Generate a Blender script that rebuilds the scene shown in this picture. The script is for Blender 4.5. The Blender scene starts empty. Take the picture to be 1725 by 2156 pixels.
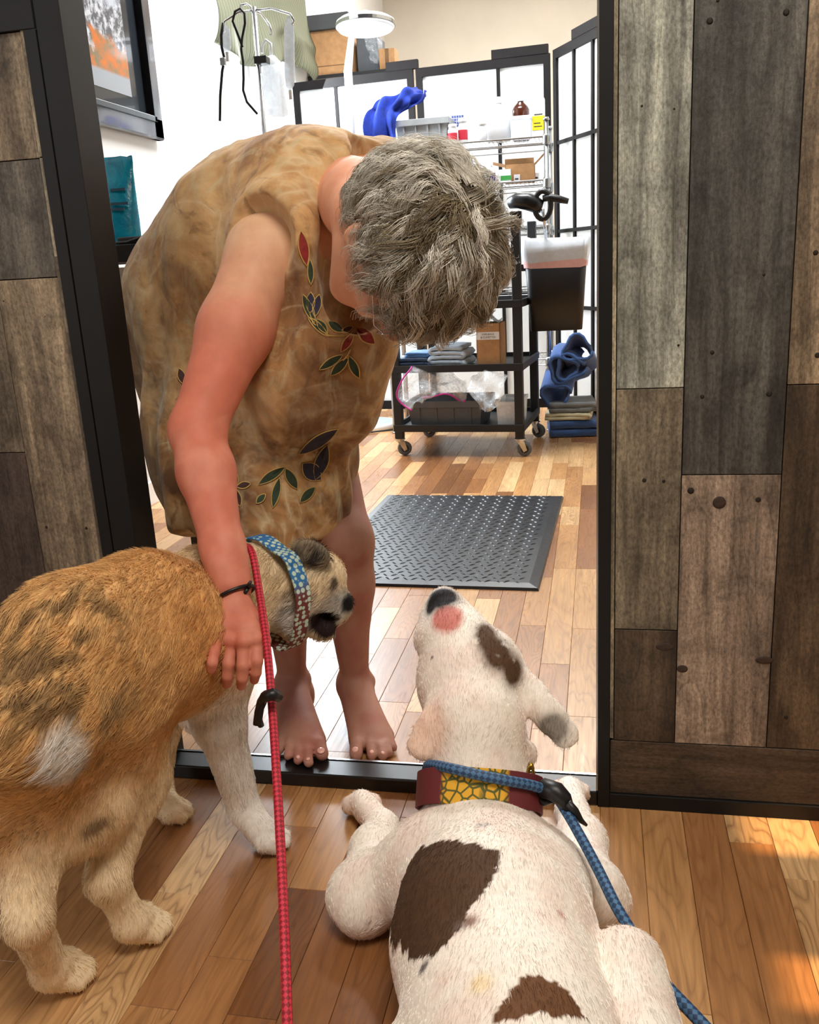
import bpy, bmesh, math, random
import numpy as np
from mathutils import Vector, Matrix, Euler
from mathutils.bvhtree import BVHTree

random.seed(7)
rng = np.random.default_rng(11)
scene = bpy.context.scene
COL = scene.collection
PI = math.pi

# ------------------------------------------------------------------ camera
F_PX, NADIR, VP_Y, EYE = 1900.0, (1248.0, 7950.0), 1258.0, 0.9
def _solve():
    c = np.array([1725/2, 2156/2])
    d = np.array([NADIR[0]-c[0], NADIR[1]-c[1], F_PX]); d /= np.linalg.norm(d)
    up = -d
    x = (VP_Y-c[0])/F_PX
    y = -(x*d[0]+d[2])/d[1]
    v = np.array([x, y, 1.0]); v /= np.linalg.norm(v)
    r = np.cross(v, up)
    return np.array([r, v, up]), c
CAM_R, CAM_C = _solve()
cam_data = bpy.data.cameras.new('camera')
cam = bpy.data.objects.new('camera', cam_data); COL.objects.link(cam)
cam_data.sensor_fit = 'VERTICAL'; cam_data.sensor_height = 36.0
cam_data.lens = F_PX/2156*36.0
cam_data.clip_start = 0.02
m3 = Matrix([[CAM_R[i][0], -CAM_R[i][1], -CAM_R[i][2]] for i in range(3)])
cam.matrix_world = Matrix.Translation((0, 0, EYE)) @ m3.to_4x4()
scene.camera = cam

def ray(px, py):
    return CAM_R @ np.array([(px-CAM_C[0])/F_PX, (py-CAM_C[1])/F_PX, 1.0])
def PD(px, py, t):                      # measured point: photo pixel at distance t along the lens axis
    return ray(px, py)*t+np.array([0, 0, EYE])
def PY(px, py, Y):                      # measured point: photo pixel at room depth Y
    d = ray(px, py); return d*(Y/d[1])+np.array([0, 0, EYE])
def PZ(px, py, z=0.0):                  # measured point: photo pixel at height z
    d = ray(px, py); return d*((z-EYE)/d[2])+np.array([0, 0, EYE])
def PX(px, py, X):
    d = ray(px, py); return d*(X/d[0])+np.array([0, 0, EYE])

# ------------------------------------------------------------------ world, lights, exposure
scene.view_settings.view_transform = 'Standard'
scene.view_settings.look = 'None'
scene.view_settings.exposure = 0.0
scene.view_settings.gamma = 1.0
scene.view_settings.use_curve_mapping = False
world = bpy.data.worlds.new('world'); scene.world = world; world.use_nodes = True
bg = world.node_tree.nodes['Background']
bg.inputs[0].default_value = (0.86, 0.94, 1.0, 1); bg.inputs[1].default_value = 3.0

def area(name, loc, target, size, size_y, power, col):
    l = bpy.data.lights.new(name, 'AREA'); l.shape = 'RECTANGLE'; l.size = size; l.size_y = size_y
    l.energy = power; l.color = col
    o = bpy.data.objects.new(name, l); COL.objects.link(o); o.location = loc
    o.rotation_euler = (Vector(target)-Vector(loc)).to_track_quat('-Z', 'Y').to_euler()
    return o
# daylight through the side window of the far room
area('window_daylight', (-1.93, 4.75, 1.45), (-0.2, 4.2, 0.5), 1.9, 1.3, 210, (0.86, 0.94, 1.0))
# overhead fill lamps added to whiten the far room, no fixtures
area('far_overhead_fill', (-0.6, 4.0, 3.25), (-0.6, 4.0, 0), 1.2, 0.6, 115, (0.97, 0.98, 1.0))
area('far_back_fill', (-0.4, 6.6, 3.25), (-0.4, 6.6, 0), 1.2, 0.6, 95, (1.0, 0.97, 0.92))
# warm overhead light of the near room, no fixture built
area('near_ceiling_light', (0.25, 0.15, 2.6), (-0.2, 0.75, 0), 0.8, 0.8, 43, (1.0, 0.91, 0.81))
area('near_left_light', (-2.35, -0.6, 1.6), (-0.3, 1.2, 0.6), 1.2, 1.2, 26, (0.98, 0.97, 1.0))  # area lamp just inside the solid left wall, which has no opening
# low evening sun from a window on the right of the near room
sun = bpy.data.lights.new('low_sun', 'SUN'); sun.energy = 14.0; sun.angle = math.radians(0.8); sun.color = (1.0, 0.62, 0.28)
sun_o = bpy.data.objects.new('low_sun', sun); COL.objects.link(sun_o)
sun_o.rotation_euler = Vector((-1.0, 0.0, -0.70)).to_track_quat('-Z', 'Y').to_euler()

# ------------------------------------------------------------------ helpers
def srgb(r, g, b):
    def f(c):
        c /= 255.0
        return c/12.92 if c <= 0.04045 else ((c+0.055)/1.055)**2.4
    return (f(r), f(g), f(b), 1.0)

class NT:
    def __init__(s, name):
        s.m = bpy.data.materials.new(name); s.m.use_nodes = True
        s.t = s.m.node_tree; s.b = s.t.nodes['Principled BSDF']
    def n(s, kind, **kw):
        nd = s.t.nodes.new(kind)
        for k, v in kw.items():
            if k.startswith('i_'):
                key = k[2:]; key = int(key) if key.isdigit() else key.replace('_', ' ')
                nd.inputs[key].default_value = v
            else: setattr(nd, k, v)
        return nd
    def l(s, a, b): s.t.links.new(a, b)
    def math(s, op, a, b=None, c=None):
        nd = s.t.nodes.new('ShaderNodeMath'); nd.operation = op
        for i, v in enumerate((a, b, c)):
            if v is None: continue
            if isinstance(v, (int, float)): nd.inputs[i].default_value = v
            else: s.l(v, nd.inputs[i])
        return nd.outputs[0]
    def vmath(s, op, a, b):
        nd = s.t.nodes.new('ShaderNodeVectorMath'); nd.operation = op
        for i, v in enumerate((a, b)):
            if isinstance(v, (tuple, list)): nd.inputs[i].default_value = v
            else: s.l(v, nd.inputs[i])
        return nd.outputs[0]
    def ramp(s, fac, stops, interp='LINEAR'):
        nd = s.t.nodes.new('ShaderNodeValToRGB'); cr = nd.color_ramp; cr.interpolation = interp
        while len(cr.elements) < len(stops): cr.elements.new(0.5)
        for e, (p, c) in zip(cr.elements, stops):
            e.position = p; e.color = c if len(c) == 4 else (*c, 1)
        s.l(fac, nd.inputs[0]); return nd.outputs[0]
    def mix(s, fac, a, b, mode='MIX'):
        nd = s.t.nodes.new('ShaderNodeMix'); nd.data_type = 'RGBA'; nd.blend_type = mode
        for k, v in ((0, fac), (6, a), (7, b)):
            if isinstance(v, (int, float)): nd.inputs[k].default_value = v
            elif isinstance(v, tuple): nd.inputs[k].default_value = v
            else: s.l(v, nd.inputs[k])
        return nd.outputs[2]
    def noise(s, vec, scale, detail=3.0, rough=0.55, dist=0.0, out=0):
        nd = s.n('ShaderNodeTexNoise'); nd.inputs['Scale'].default_value = scale
        nd.inputs['Detail'].default_value = detail; nd.inputs['Roughness'].default_value = rough
        nd.inputs['Distortion'].default_value = dist
        if vec is not None: s.l(vec, nd.inputs['Vector'])
        return nd.outputs[out]
    def bump(s, h, strength=0.3, dist=0.01):
        nd = s.n('ShaderNodeBump'); nd.inputs['Strength'].default_value = strength
        nd.inputs['Distance'].default_value = dist
        s.l(h, nd.inputs['Height']); s.l(nd.outputs[0], s.b.inputs['Normal'])
    def obj(s): return s.n('ShaderNodeTexCoord').outputs['Object']
    def gen(s): return s.n('ShaderNodeTexCoord').outputs['Generated']

def plain(name, col, rough=0.5, metal=0.0, var=0.06, scale=20, bump=0.0, spec=0.5, trans=0.0, emit=None, coat=0.0):
    k = NT(name); b = k.b
    nz = k.noise(k.obj(), scale, 4)
    dark = tuple(c*(1-var*2) for c in col[:3])+(1,)
    light = tuple(min(1, c*(1+var)) for c in col[:3])+(1,)
    k.l(k.ramp(nz, [(0.3, dark), (0.7, light)]), b.inputs['Base Color'])
    b.inputs['Roughness'].default_value = rough; b.inputs['Metallic'].default_value = metal
    b.inputs['Specular IOR Level'].default_value = spec
    b.inputs['Coat Weight'].default_value = coat
    if trans: b.inputs['Transmission Weight'].default_value = trans
    if bump: k.bump(nz, bump, 0.004)
    if emit: b.inputs['Emission Color'].default_value = emit[0]; b.inputs['Emission Strength'].default_value = emit[1]
    return k.m

def clear(name, tint=(1, 1, 1, 1), fac=0.85, rough=0.08, white=(0.9, 0.95, 1, 1)):
    """thin clear plastic or glass: mostly see-through with a sheen"""
    k = NT(name); k.b.inputs['Base Color'].default_value = white; k.b.inputs['Roughness'].default_value = rough
    k.b.inputs['Specular IOR Level'].default_value = 0.8
    tr = k.n('ShaderNodeBsdfTransparent'); tr.inputs[0].default_value = tint
    mx = k.n('ShaderNodeMixShader'); out = k.t.nodes['Material Output']
    nz = k.noise(k.obj(), 45, 3, dist=1.0)
    fa = k.ramp(nz, [(0.4, (fac,)*3), (0.75, (fac*0.72,)*3)])
    k.l(fa, mx.inputs[0]); k.l(k.b.outputs[0], mx.inputs[1]); k.l(tr.outputs[0], mx.inputs[2])
    k.l(mx.outputs[0], out.inputs[0]); return k.m

class MB:
    """collects shapes, then links them as one mesh object"""
    def __init__(s): s.v = []; s.f = []
    def add(s, v, f):
        o = len(s.v); s.v += [tuple(map(float, p)) for p in v]; s.f += [tuple(i+o for i in q) for q in f]; return s
    def box(s, c, d, rz=0.0, rot=None):
        x, y, z = d[0]/2, d[1]/2, d[2]/2
        R = rot if rot is not None else Matrix.Rotation(rz, 3, 'Z')
        vs = [R @ Vector((a*x, b*y, e*z))+Vector(c) for a in (-1, 1) for b in (-1, 1) for e in (-1, 1)]
        return s.add(vs, [(0, 1, 3, 2), (4, 6, 7, 5), (0, 4, 5, 1), (2, 3, 7, 6), (0, 2, 6, 4), (1, 5, 7, 3)])
    def b2(s, lo, hi):
        return s.box([(a+b)/2 for a, b in zip(lo, hi)], [b-a for a, b in zip(lo, hi)])
    def tube(s, pts, r, n=8, caps=True, closed=False):
        pts = [Vector(p) for p in pts]; m = len(pts)
        rs = r if isinstance(r, (list, tuple, np.ndarray)) else [r]*m
        t0 = (pts[1]-pts[0]).normalized(); u = t0.orthogonal().normalized()
        vs = []; fs = []
        for i, p in enumerate(pts):
            if closed: t = (pts[(i+1) % m]-pts[i-1]).normalized()
            else: t = ((pts[i+1] if i < m-1 else p)-(pts[i-1] if i else p)).normalized()
            u = (u-t*u.dot(t)).normalized(); w = t.cross(u)
            for k in range(n):
                a = 2*PI*k/n; vs.append(p+(u*math.cos(a)+w*math.sin(a))*rs[i])
        for i in range(m-1 if not closed else m):
            j = (i+1) % m
            for k in range(n):
                l = (k+1) % n; fs.append((i*n+k, i*n+l, j*n+l, j*n+k))
        if caps and not closed:
            fs.append(tuple(range(n-1, -1, -1))); fs.append(tuple((m-1)*n+k for k in range(n)))
        return s.add(vs, fs)
    def lathe(s, prof, c=(0, 0, 0), n=24, axis=None, sx=1, sy=1):
        """prof: list of (r, z)"""
        R = Matrix.Identity(3) if axis is None else Vector((0, 0, 1)).rotation_difference(Vector(axis)).to_matrix()
        vs = []; fs = []
        for r, z in prof:
            for k in range(n):
                a = 2*PI*k/n; vs.append(R @ Vector((r*math.cos(a)*sx, r*math.sin(a)*sy, z))+Vector(c))
        for i in range(len(prof)-1):
            for k in range(n):
                l = (k+1) % n; fs.append((i*n+k, i*n+l, (i+1)*n+l, (i+1)*n+k))
        fs.append(tuple(range(n-1, -1, -1))); fs.append(tuple((len(prof)-1)*n+k for k in range(n)))
        return s.add(vs, fs)
    def prism(s, poly, z0, z1, M=None):
        M = M or Matrix.Identity(4); n = len(poly)
        vs = [M @ Vector((x, y, z0)) for x, y in poly]+[M @ Vector((x, y, z1)) for x, y in poly]
        fs = [tuple(range(n-1, -1, -1)), tuple(range(n, 2*n))]+[(i, (i+1) % n, n+(i+1) % n, n+i) for i in range(n)]
        return s.add(vs, fs)
    def grid(s, P):
        """P: (a, b, 3) array of points -> open sheet"""
        a, b = P.shape[:2]
        fs = [(i*b+j, (i+1)*b+j, (i+1)*b+j+1, i*b+j+1) for i in range(a-1) for j in range(b-1)]
        return s.add(P.reshape(-1, 3), fs)
    def mesh(s, name):
        me = bpy.data.meshes.new(name); me.from_pydata(s.v, [], s.f); me.update(); return me
    def build(s, name, mat, parent=None, smooth=False, bevel=0.0, world=False, solid=0.0, sub=0, label=None):
        o = bpy.data.objects.new(name, s.mesh(name)); COL.objects.link(o)
        o.data.materials.append(mat)
        if smooth: o.data.polygons.foreach_set('use_smooth', [True]*len(o.data.polygons))
        if solid:
            md = o.modifiers.new('thick', 'SOLIDIFY'); md.thickness = solid; md.offset = 0
        if bevel:
            md = o.modifiers.new('bev', 'BEVEL'); md.width = bevel; md.segments = 2; md.limit_method = 'ANGLE'
        if sub:
            md = o.modifiers.new('sub', 'SUBSURF'); md.levels = sub; md.render_levels = sub
        if parent is not None: put(o, parent, world)
        if label: o['label'] = label
        return o

def put(o, parent, world=True):
    o.parent = parent
    if world:
        M = Matrix.Identity(4); q = parent
        while q is not None:
            M = (q.matrix_parent_inverse @ q.matrix_basis if q.parent is not None else q.matrix_basis) @ M
            q = q.parent
        o.matrix_parent_inverse = M.inverted()
    return o
def thing(name, label, cat, loc=(0, 0, 0), rz=0.0, group=None):
    o = bpy.data.objects.new(name, None); COL.objects.link(o); o.empty_display_size = 0.05
    o.location = loc; o.rotation_euler = (0, 0, rz); o['label'] = label; o['category'] = cat
    if group: o['group'] = group
    return o
def tag(o, label, cat, group=None):
    o['label'] = label; o['category'] = cat
    if group: o['group'] = group
    return o
def struct(o): o['kind'] = 'structure'; return o

# ------------------------------------------------------------------ materials
def wood_floor_mat(name, island=False):
    k = NT(name)
    if island: rnd = k.n('ShaderNodeNewGeometry').outputs['Random Per Island']; co = k.n('ShaderNodeNewGeometry').outputs['Position']
    else: rnd = k.n('ShaderNodeObjectInfo').outputs['Random']; co = k.obj()
    r2 = k.math('FRACT', k.math('MULTIPLY', rnd, 17.31)); r3 = k.math('FRACT', k.math('MULTIPLY', rnd, 91.7))
    off = k.n('ShaderNodeCombineXYZ'); k.l(k.math('MULTIPLY', rnd, 63.0), off.inputs[0]); k.l(k.math('MULTIPLY', r2, 41.0), off.inputs[1])
    co = k.vmath('ADD', co, off.outputs[0])
    mp = k.n('ShaderNodeMapping'); mp.inputs['Scale'].default_value = (15, 2.6, 4); k.l(co, mp.inputs[0])
    cath = k.noise(mp.outputs[0], 1.0, 2.0, 0.45, 0.35)
    rings = k.math('FRACT', k.math('MULTIPLY', cath, k.math('ADD', 9.0, k.math('MULTIPLY', r3, 14.0))))
    rings = k.ramp(rings, [(0.0, (0.25,)*3), (0.22, (0.85,)*3), (0.7, (1,)*3), (1.0, (0.55,)*3)])
    mf = k.n('ShaderNodeMapping'); mf.inputs['Scale'].default_value = (150, 6, 20); k.l(co, mf.inputs[0])
    fib = k.noise(mf.outputs[0], 1.0, 4.0, 0.6)
    mb_ = k.n('ShaderNodeMapping'); mb_.inputs['Scale'].default_value = (9, 2.0, 4); k.l(co, mb_.inputs[0])
    blot = k.noise(mb_.outputs[0], 1.0, 3.0)
    base = k.ramp(r2, [(0.0, srgb(118, 78, 46)), (0.16, srgb(156, 106, 64)), (0.42, srgb(184, 134, 86)), (0.62, srgb(198, 150, 98)),
                       (0.82, srgb(212, 168, 116)), (1.0, srgb(226, 190, 140))])
    c = k.mix(k.math('MULTIPLY', k.math('SUBTRACT', 1.0, rings), k.math('ADD', 0.32, k.math('MULTIPLY', r3, 0.5))), base, srgb(92, 52, 24))
    c = k.mix(0.45, c, k.ramp(fib, [(0.32, (0.42, 0.36, 0.3)), (0.6, (1, 1, 1))]), 'MULTIPLY')
    c = k.mix(0.35, c, k.ramp(blot, [(0.35, (0.5, 0.42, 0.36)), (0.6, (1.05, 1.03, 1.0))]), 'MULTIPLY')
    k.l(c, k.b.inputs['Base Color'])
    k.l(k.ramp(fib, [(0.3, (0.36,)*3), (0.7, (0.25,)*3)]), k.b.inputs['Roughness'])
    k.b.inputs['Specular IOR Level'].default_value = 0.5
    k.bump(fib, 0.06, 0.002)
    return k.m

def barn_wood_mat():
    """weathered boards; the object's own colour sets the board's tone"""
    k = NT('weathered_board'); inf = k.n('ShaderNodeObjectInfo')
    off = k.n('ShaderNodeCombineXYZ'); k.l(k.math('MULTIPLY', inf.outputs['Random'], 51.0), off.inputs[0]); k.l(k.math('MULTIPLY', inf.outputs['Random'], 23.0), off.inputs[2])
    co = k.vmath('ADD', k.obj(), off.outputs[0])
    m1 = k.n('ShaderNodeMapping'); m1.inputs['Scale'].default_value = (16, 16, 2.2); k.l(co, m1.inputs[0])
    blot = k.noise(m1.outputs[0], 1.0, 6.0, 0.62, 0.6)
    m2 = k.n('ShaderNodeMapping'); m2.inputs['Scale'].default_value = (110, 110, 3.5); k.l(co, m2.inputs[0])
    grain = k.noise(m2.outputs[0], 1.0, 5.0, 0.6)
    m3_ = k.n('ShaderNodeMapping'); m3_.inputs['Scale'].default_value = (230, 230, 120); k.l(co, m3_.inputs[0])
    grit = k.noise(m3_.outputs[0], 1.0, 4.0, 0.7)
    m4 = k.n('ShaderNodeMapping'); m4.inputs['Scale'].default_value = (7, 7, 1.3); k.l(co, m4.inputs[0])
    cont = k.noise(m4.outputs[0], 1.0, 1.5, 0.4, 0.8)
    lines = k.ramp(k.math('FRACT', k.math('MULTIPLY', cont, 11.0)), [(0.0, (0.45,)*3), (0.12, (1,)*3), (1.0, (1,)*3)])
    c = inf.outputs['Color']
    c = k.mix(0.9, c, k.ramp(blot, [(0.34, (0.3, 0.28, 0.27)), (0.5, (0.9, 0.88, 0.86)), (0.66, (1.6, 1.57, 1.5))]), 'MULTIPLY')
    c = k.mix(0.75, c, k.ramp(grain, [(0.3, (0.45, 0.43, 0.4)), (0.62, (1.12, 1.12, 1.12))]), 'MULTIPLY')
    c = k.mix(0.55, c, lines, 'MULTIPLY')
    st_ = k.noise(co, 13.0, 5.0, 0.65, 0.4); c = k.mix(0.7, c, k.ramp(st_, [(0.36, (0.45, 0.43, 0.42)), (0.5, (1, 1, 1)), (0.68, (1.25, 1.22, 1.18))]), 'MULTIPLY')
    c = k.mix(0.75, c, k.ramp(grit, [(0.35, (0.42, 0.4, 0.38)), (0.62, (1.25, 1.25, 1.25))]), 'MULTIPLY')
    k.l(c, k.b.inputs['Base Color']); k.b.inputs['Roughness'].default_value = 0.62
    h = k.math('ADD', k.math('MULTIPLY', grain, 0.6), k.math('MULTIPLY', grit, 0.6))
    k.bump(h, 0.5, 0.003)
    return k.m

M = {}
M['floor'] = wood_floor_mat('oak_strip'); M['floor_rest'] = wood_floor_mat('oak_strip_far', True)
M['barn'] = barn_wood_mat()
M['black_trim'] = plain('black_painted_metal', srgb(16, 18, 19), 0.55, var=0.1, bump=0.05, spec=0.35)
M['groove'] = plain('dark_gap', srgb(6, 6, 6), 0.9)
M['dark_wood'] = plain('espresso_wood', srgb(24, 20, 20), 0.6, var=0.15, spec=0.2)
M['white_wall'] = plain('white_paint', srgb(228, 228, 226), 0.8, var=0.02, scale=3)
M['beige_wall'] = plain('beige_paint', srgb(206, 198, 184), 0.8, var=0.03, scale=3)
M['ceiling'] = plain('ceiling_white', srgb(230, 230, 228), 0.9, var=0.02)
M['tan_wall'] = plain('near_room_paint', srgb(200, 182, 155), 0.8, var=0.03)
M['paper'] = None
M['black_plastic'] = plain('black_plastic', srgb(20, 20, 22), 0.42, var=0.08)
M['black_gloss'] = plain('black_gloss', srgb(12, 12, 14), 0.32)
M['chrome'] = plain('chrome', srgb(205, 208, 212), 0.18, 1.0, var=0.02)
M['zinc'] = plain('zinc_wire', srgb(170, 172, 172), 0.3, 1.0, var=0.03)
M['white_plastic'] = plain('white_plastic', srgb(235, 236, 238), 0.35, var=0.02)
M['grey_plastic'] = plain('grey_bin_plastic', srgb(150, 154, 156), 0.5, var=0.05)
M['dark_grey_plastic'] = plain('dark_grey_bin', srgb(86, 90, 94), 0.5, var=0.05)
M['cardboard'] = plain('cardboard', srgb(176, 132, 88), 0.85, var=0.08, scale=30)
M['cardboard_dark'] = plain('cardboard_inside', srgb(120, 88, 58), 0.9, var=0.08)
M['clear'] = clear('clear_plastic')
M['milky'] = clear('milky_plastic', fac=0.45, rough=0.35)
M['glass'] = clear('window_glass', fac=0.93, rough=0.02)
M['rubber'] = plain('grey_wheel_rubber', srgb(92, 94, 96), 0.6)
M['red_label'] = plain('red_print', srgb(190, 40, 60), 0.5); M['green_label'] = plain('green_print', srgb(60, 150, 70), 0.5)
M['purple_label'] = plain('purple_print', srgb(70, 60, 140), 0.5); M['blue_label'] = plain('blue_print', srgb(70, 90, 150), 0.5)
M['yellow_label'] = plain('yellow_print', srgb(232, 210, 40), 0.5)
M['black_ink'] = plain('black_ink', srgb(40, 40, 44), 0.6)
k = NT('shoji_paper'); k.b.inputs['Base Color'].default_value = (0.86, 0.88, 0.88, 1); k.b.inputs['Roughness'].default_value = 0.9
tl = k.n('ShaderNodeBsdfTranslucent'); tl.inputs[0].default_value = (0.9, 0.92, 0.92, 1)
mx = k.n('ShaderNodeMixShader'); k.l(k.ramp(k.noise(k.obj(), 60, 4), [(0.3, (0.4,)*3), (0.7, (0.5,)*3)]), mx.inputs[0])
k.l(k.b.outputs[0], mx.inputs[1]); k.l(tl.outputs[0], mx.inputs[2]); k.l(mx.outputs[0], k.t.nodes['Material Output'].inputs[0]); M['paper'] = k.m

# ------------------------------------------------------------------ structure
WY, WB = 1.366, 1.434            # front and back of the board-clad wall
XL, XR = -0.781, 0.0             # door opening
floor = struct(MB().b2((-2.6, -2.2, -0.06), (2.2, 8.7, -0.012)).build('floor', M['floor_rest']))
struct(MB().b2((-2.6, -2.2, 3.3), (2.2, 8.7, 3.36)).build('ceiling', M['ceiling']))

SW = 0.066
lens_set = [0.24, 0.3, 0.36, 0.45, 0.54, 0.66]
plank_me = {}
for L in lens_set:
    b = MB(); g = 0.00025; e = 0.0006; w = SW/2-g; h = L/2-g
    b.add([(-w, -h, -0.012), (w, -h, -0.012), (w, h, -0.012), (-w, h, -0.012), (-w, -h, -0.0008), (w, -h, -0.0008), (w, h, -0.0008), (-w, h, -0.0008),
           (-w+e, -h+e, 0), (w-e, -h+e, 0), (w-e, h-e, 0), (-w+e, h-e, 0)],
          [(0, 1, 5, 4), (1, 2, 6, 5), (2, 3, 7, 6), (3, 0, 4, 7), (4, 5, 9, 8), (5, 6, 10, 9), (6, 7, 11, 10), (7, 4, 8, 11), (8, 9, 10, 11)])
    plank_me[L] = b.mesh('plank'); plank_me[L].materials.append(M['floor'])
def cam_px(p):
    q = CAM_R.T @ (np.array(p)-np.array([0, 0, EYE]))
    if q[2] < 0.05: return None
    return CAM_C+F_PX*q[:2]/q[2]
planks = []
prand = random.Random(21)
i0 = int((-2.55-0.006)//SW)
for i in range(i0, int(1.6/SW)):
    x = 0.006+SW*(i+0.5); y = -1.2-prand.random()*0.5
    while y < 8.5:
        L = prand.choice(lens_set); planks.append((x, y+L/2, L)); y += L
def plank_area(p):
    x, y, L = p; q = [cam_px((x+a*SW/2, y+b*L/2, 0)) for a, b in ((-1, -1), (1, -1), (1, 1), (-1, 1))]
    if any(v is None for v in q): return 0
    c = sum(q)/4
    pxs = [(min(max(v[0], 0), 1725), min(max(v[1], 0), 2156)) for v in q]
    A = abs(sum(pxs[j][0]*pxs[(j+1) % 4][1]-pxs[(j+1) % 4][0]*pxs[j][1] for j in range(4)))/2
    # what lies behind the board-clad wall cannot be seen
    if y > WB and (c[0] > 1262 or c[0] < 150): return 0
    return A
planks.sort(key=plank_area, reverse=True)
rest = MB()
for n, (x, y, L) in enumerate(planks):
    if n < 300 and plank_area((x, y, L)) > 5:
        o = bpy.data.objects.new('plank', plank_me[L]); COL.objects.link(o); o.location = (x, y, 0); put(o, floor, False)
    else:
        me = plank_me[L]; rest.add([(v.co.x+x, v.co.y+y, v.co.z) for v in me.vertices], [tuple(p.vertices) for p in me.polygons])
o = rest.build('plank_field', M['floor_rest'], floor); o['kind'] = 'stuff'

# outer shells of both rooms
def wall(name, lo, hi, m): return struct(MB().b2(lo, hi).build(name, m))
wall('wall_far_back', (-2.0, 8.4, 0), (2.1, 8.5, 3.3), M['beige_wall'])
wall('wall_far_right', (1.6, WB, 0), (1.7, 8.4, 3.3), M['beige_wall'])
# window wall on the left of the far room, with the opening left free
LX = -1.8
w1, w2, wz1, wz2 = 4.25, 5.75, 0.75, 2.25
b = MB(); b.b2((LX-0.1, WB+0.0, 0), (LX, w1, 3.3)); b.b2((LX-0.1, w2, 0), (LX, 8.4, 3.3)); b.b2((LX-0.1, w1, 0), (LX, w2, wz1)); b.b2((LX-0.1, w1, wz2), (LX, w2, 3.3))
struct(b.build('wall_far_left', M['white_wall']))
win = struct(thing('window_1', '', '', (LX, w1, wz1))); del win['label'], win['category']
b = MB()
for yy in (w1, (w1+w2)/2-0.02, w2-0.04): b.b2((LX-0.07, yy, wz1), (LX-0.02, yy+0.04, wz2))
for zz in (wz1, wz2-0.04): b.b2((LX-0.07, w1, zz), (LX-0.02, w2, zz+0.04))
b.build('window_frame', M['white_plastic'], win, world=True)
for j in range(2):
    ya = w1+0.03+j*0.74
    MB().b2((LX-0.05, ya, wz1+0.03), (LX-0.045, ya+0.7, wz2-0.03)).build('pane', M['glass'], win, world=True)
struct(MB().b2((LX-0.02, w1-0.03, wz1-0.03), (LX+0.05, w2+0.03, wz1)).build('window_sill', M['white_plastic'], win, world=True)); 
struct(MB().b2((LX, WB, 0), (LX+0.012, 8.4, 0.09)).build('baseboard_far_left', M['white_plastic']))
# near room
wall('wall_near_left', (-2.5, -2.1, 0), (-2.4, WY, 3.3), M['tan_wall'])
# right wall of the near room with two narrow panes that let the low sun in
b = MB(); b.b2((2.0, -2.1, 0), (2.02, .965, 3.3)); b.b2((2.0, 1.05, 0), (2.02, 1.27, 3.3))
for ya, yb in ((.965, 1.05), (1.27, WY)): b.b2((2.0, ya, 0), (2.02, yb, .55)); b.b2((2.0, ya, 1.25), (2.02, yb, 3.3))
struct(b.build('wall_near_right', M['tan_wall']))
for n_, (ya, yb) in enumerate(((.965, 1.05), (1.27, WY))): struct(MB().b2((2.008, ya, .55), (2.011, yb, 1.25)).build('window_%d' % (n_+2), M['glass']))
wall('wall_near_back', (-2.5, -2.2, 0), (2.1, -2.1, 3.3), M['tan_wall'])

# board-clad wall right of the opening
wr = wall('wall_right', (0.021, WY+0.008, 0.0), (2.1, WB, 3.3), M['groove'])
def board(par, x0, x1, z0, z1, col, dy=0.0, horiz=False):
    g = 0.0007
    if horiz:
        o = MB().box((0, 0, 0), (z1-z0-2*g, 0.009, x1-x0-2*g)).build('plank', M['barn'], par, bevel=0.0008)
        o.matrix_basis = Matrix.Translation(((x0+x1)/2, WY+0.0045+dy, (z0+z1)/2)) @ Matrix.Rotation(PI/2, 4, 'Y')
    else:
        o = MB().box((0, 0, 0), (x1-x0-2*g, 0.009, z1-z0-2*g)).build('plank', M['barn'], par, bevel=0.0008)
        o.matrix_basis = Matrix.Translation(((x0+x1)/2, WY+0.0045+dy, (z0+z1)/2))
    o.color = srgb(*col); return o
RB = [(0.0275, .124, .703, 1.95, (166, 172, 162)), (.0275, .124, .321, .703, (128, 120, 102)), (.0275, .124, .124, .321, (84, 72, 58)),
      (.124, .265, .572, 1.72, (84, 84, 80)), (.124, .265, .124, .572, (158, 142, 126)),
      (.265, .405, .703, 1.6, (176, 158, 130)), (.265, .405, .124, .703, (86, 72, 56)),
      (.405, .545, .42, 1.4, (120, 108, 92)), (.405, .545, .124, .42, (80, 72, 62)), (.545, .685, .124, 1.2, (150, 140, 122)),
      (.0275, .124, 1.95, 3.3, (120, 115, 100)), (.124, .265, 1.72, 3.3, (140, 130, 112)), (.265, .405, 1.6, 3.3, (100, 92, 80)), (.405, .545, 1.4, 3.3, (130, 118, 100)), (.545, .685, 1.2, 3.3, (84, 78, 70))]
xx = .685
for j in range(10):
    RB.append((xx, xx+.14, .124, .9+.05*j, (130-6*j, 120-6*j, 104-5*j))); RB.append((xx, xx+.14, .9+.05*j, 3.3, (90+4*j, 84+4*j, 76+4*j))); xx += .14
for j, (x0, x1, z0, z1, c) in enumerate(RB):
    board(wr, x0, min(x1, 2.0), z0, z1, c, dy=(0.0, 0.0006, -0.0005, 0.0003, 0.0004)[j % 5])
board(wr, 0.0215, 1.1, 0.0255, 0.124, (80, 68, 56), -0.0004, True); board(wr, 1.1, 2.0, 0.0255, 0.124, (96, 84, 70), 0, True)
ed = MB().b2((0.0215, WY-0.001, 0.128), (0.0268, WY+0.007, 2.6)).build('plank', M['barn'], wr); ed.color = srgb(168, 160, 136)
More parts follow.
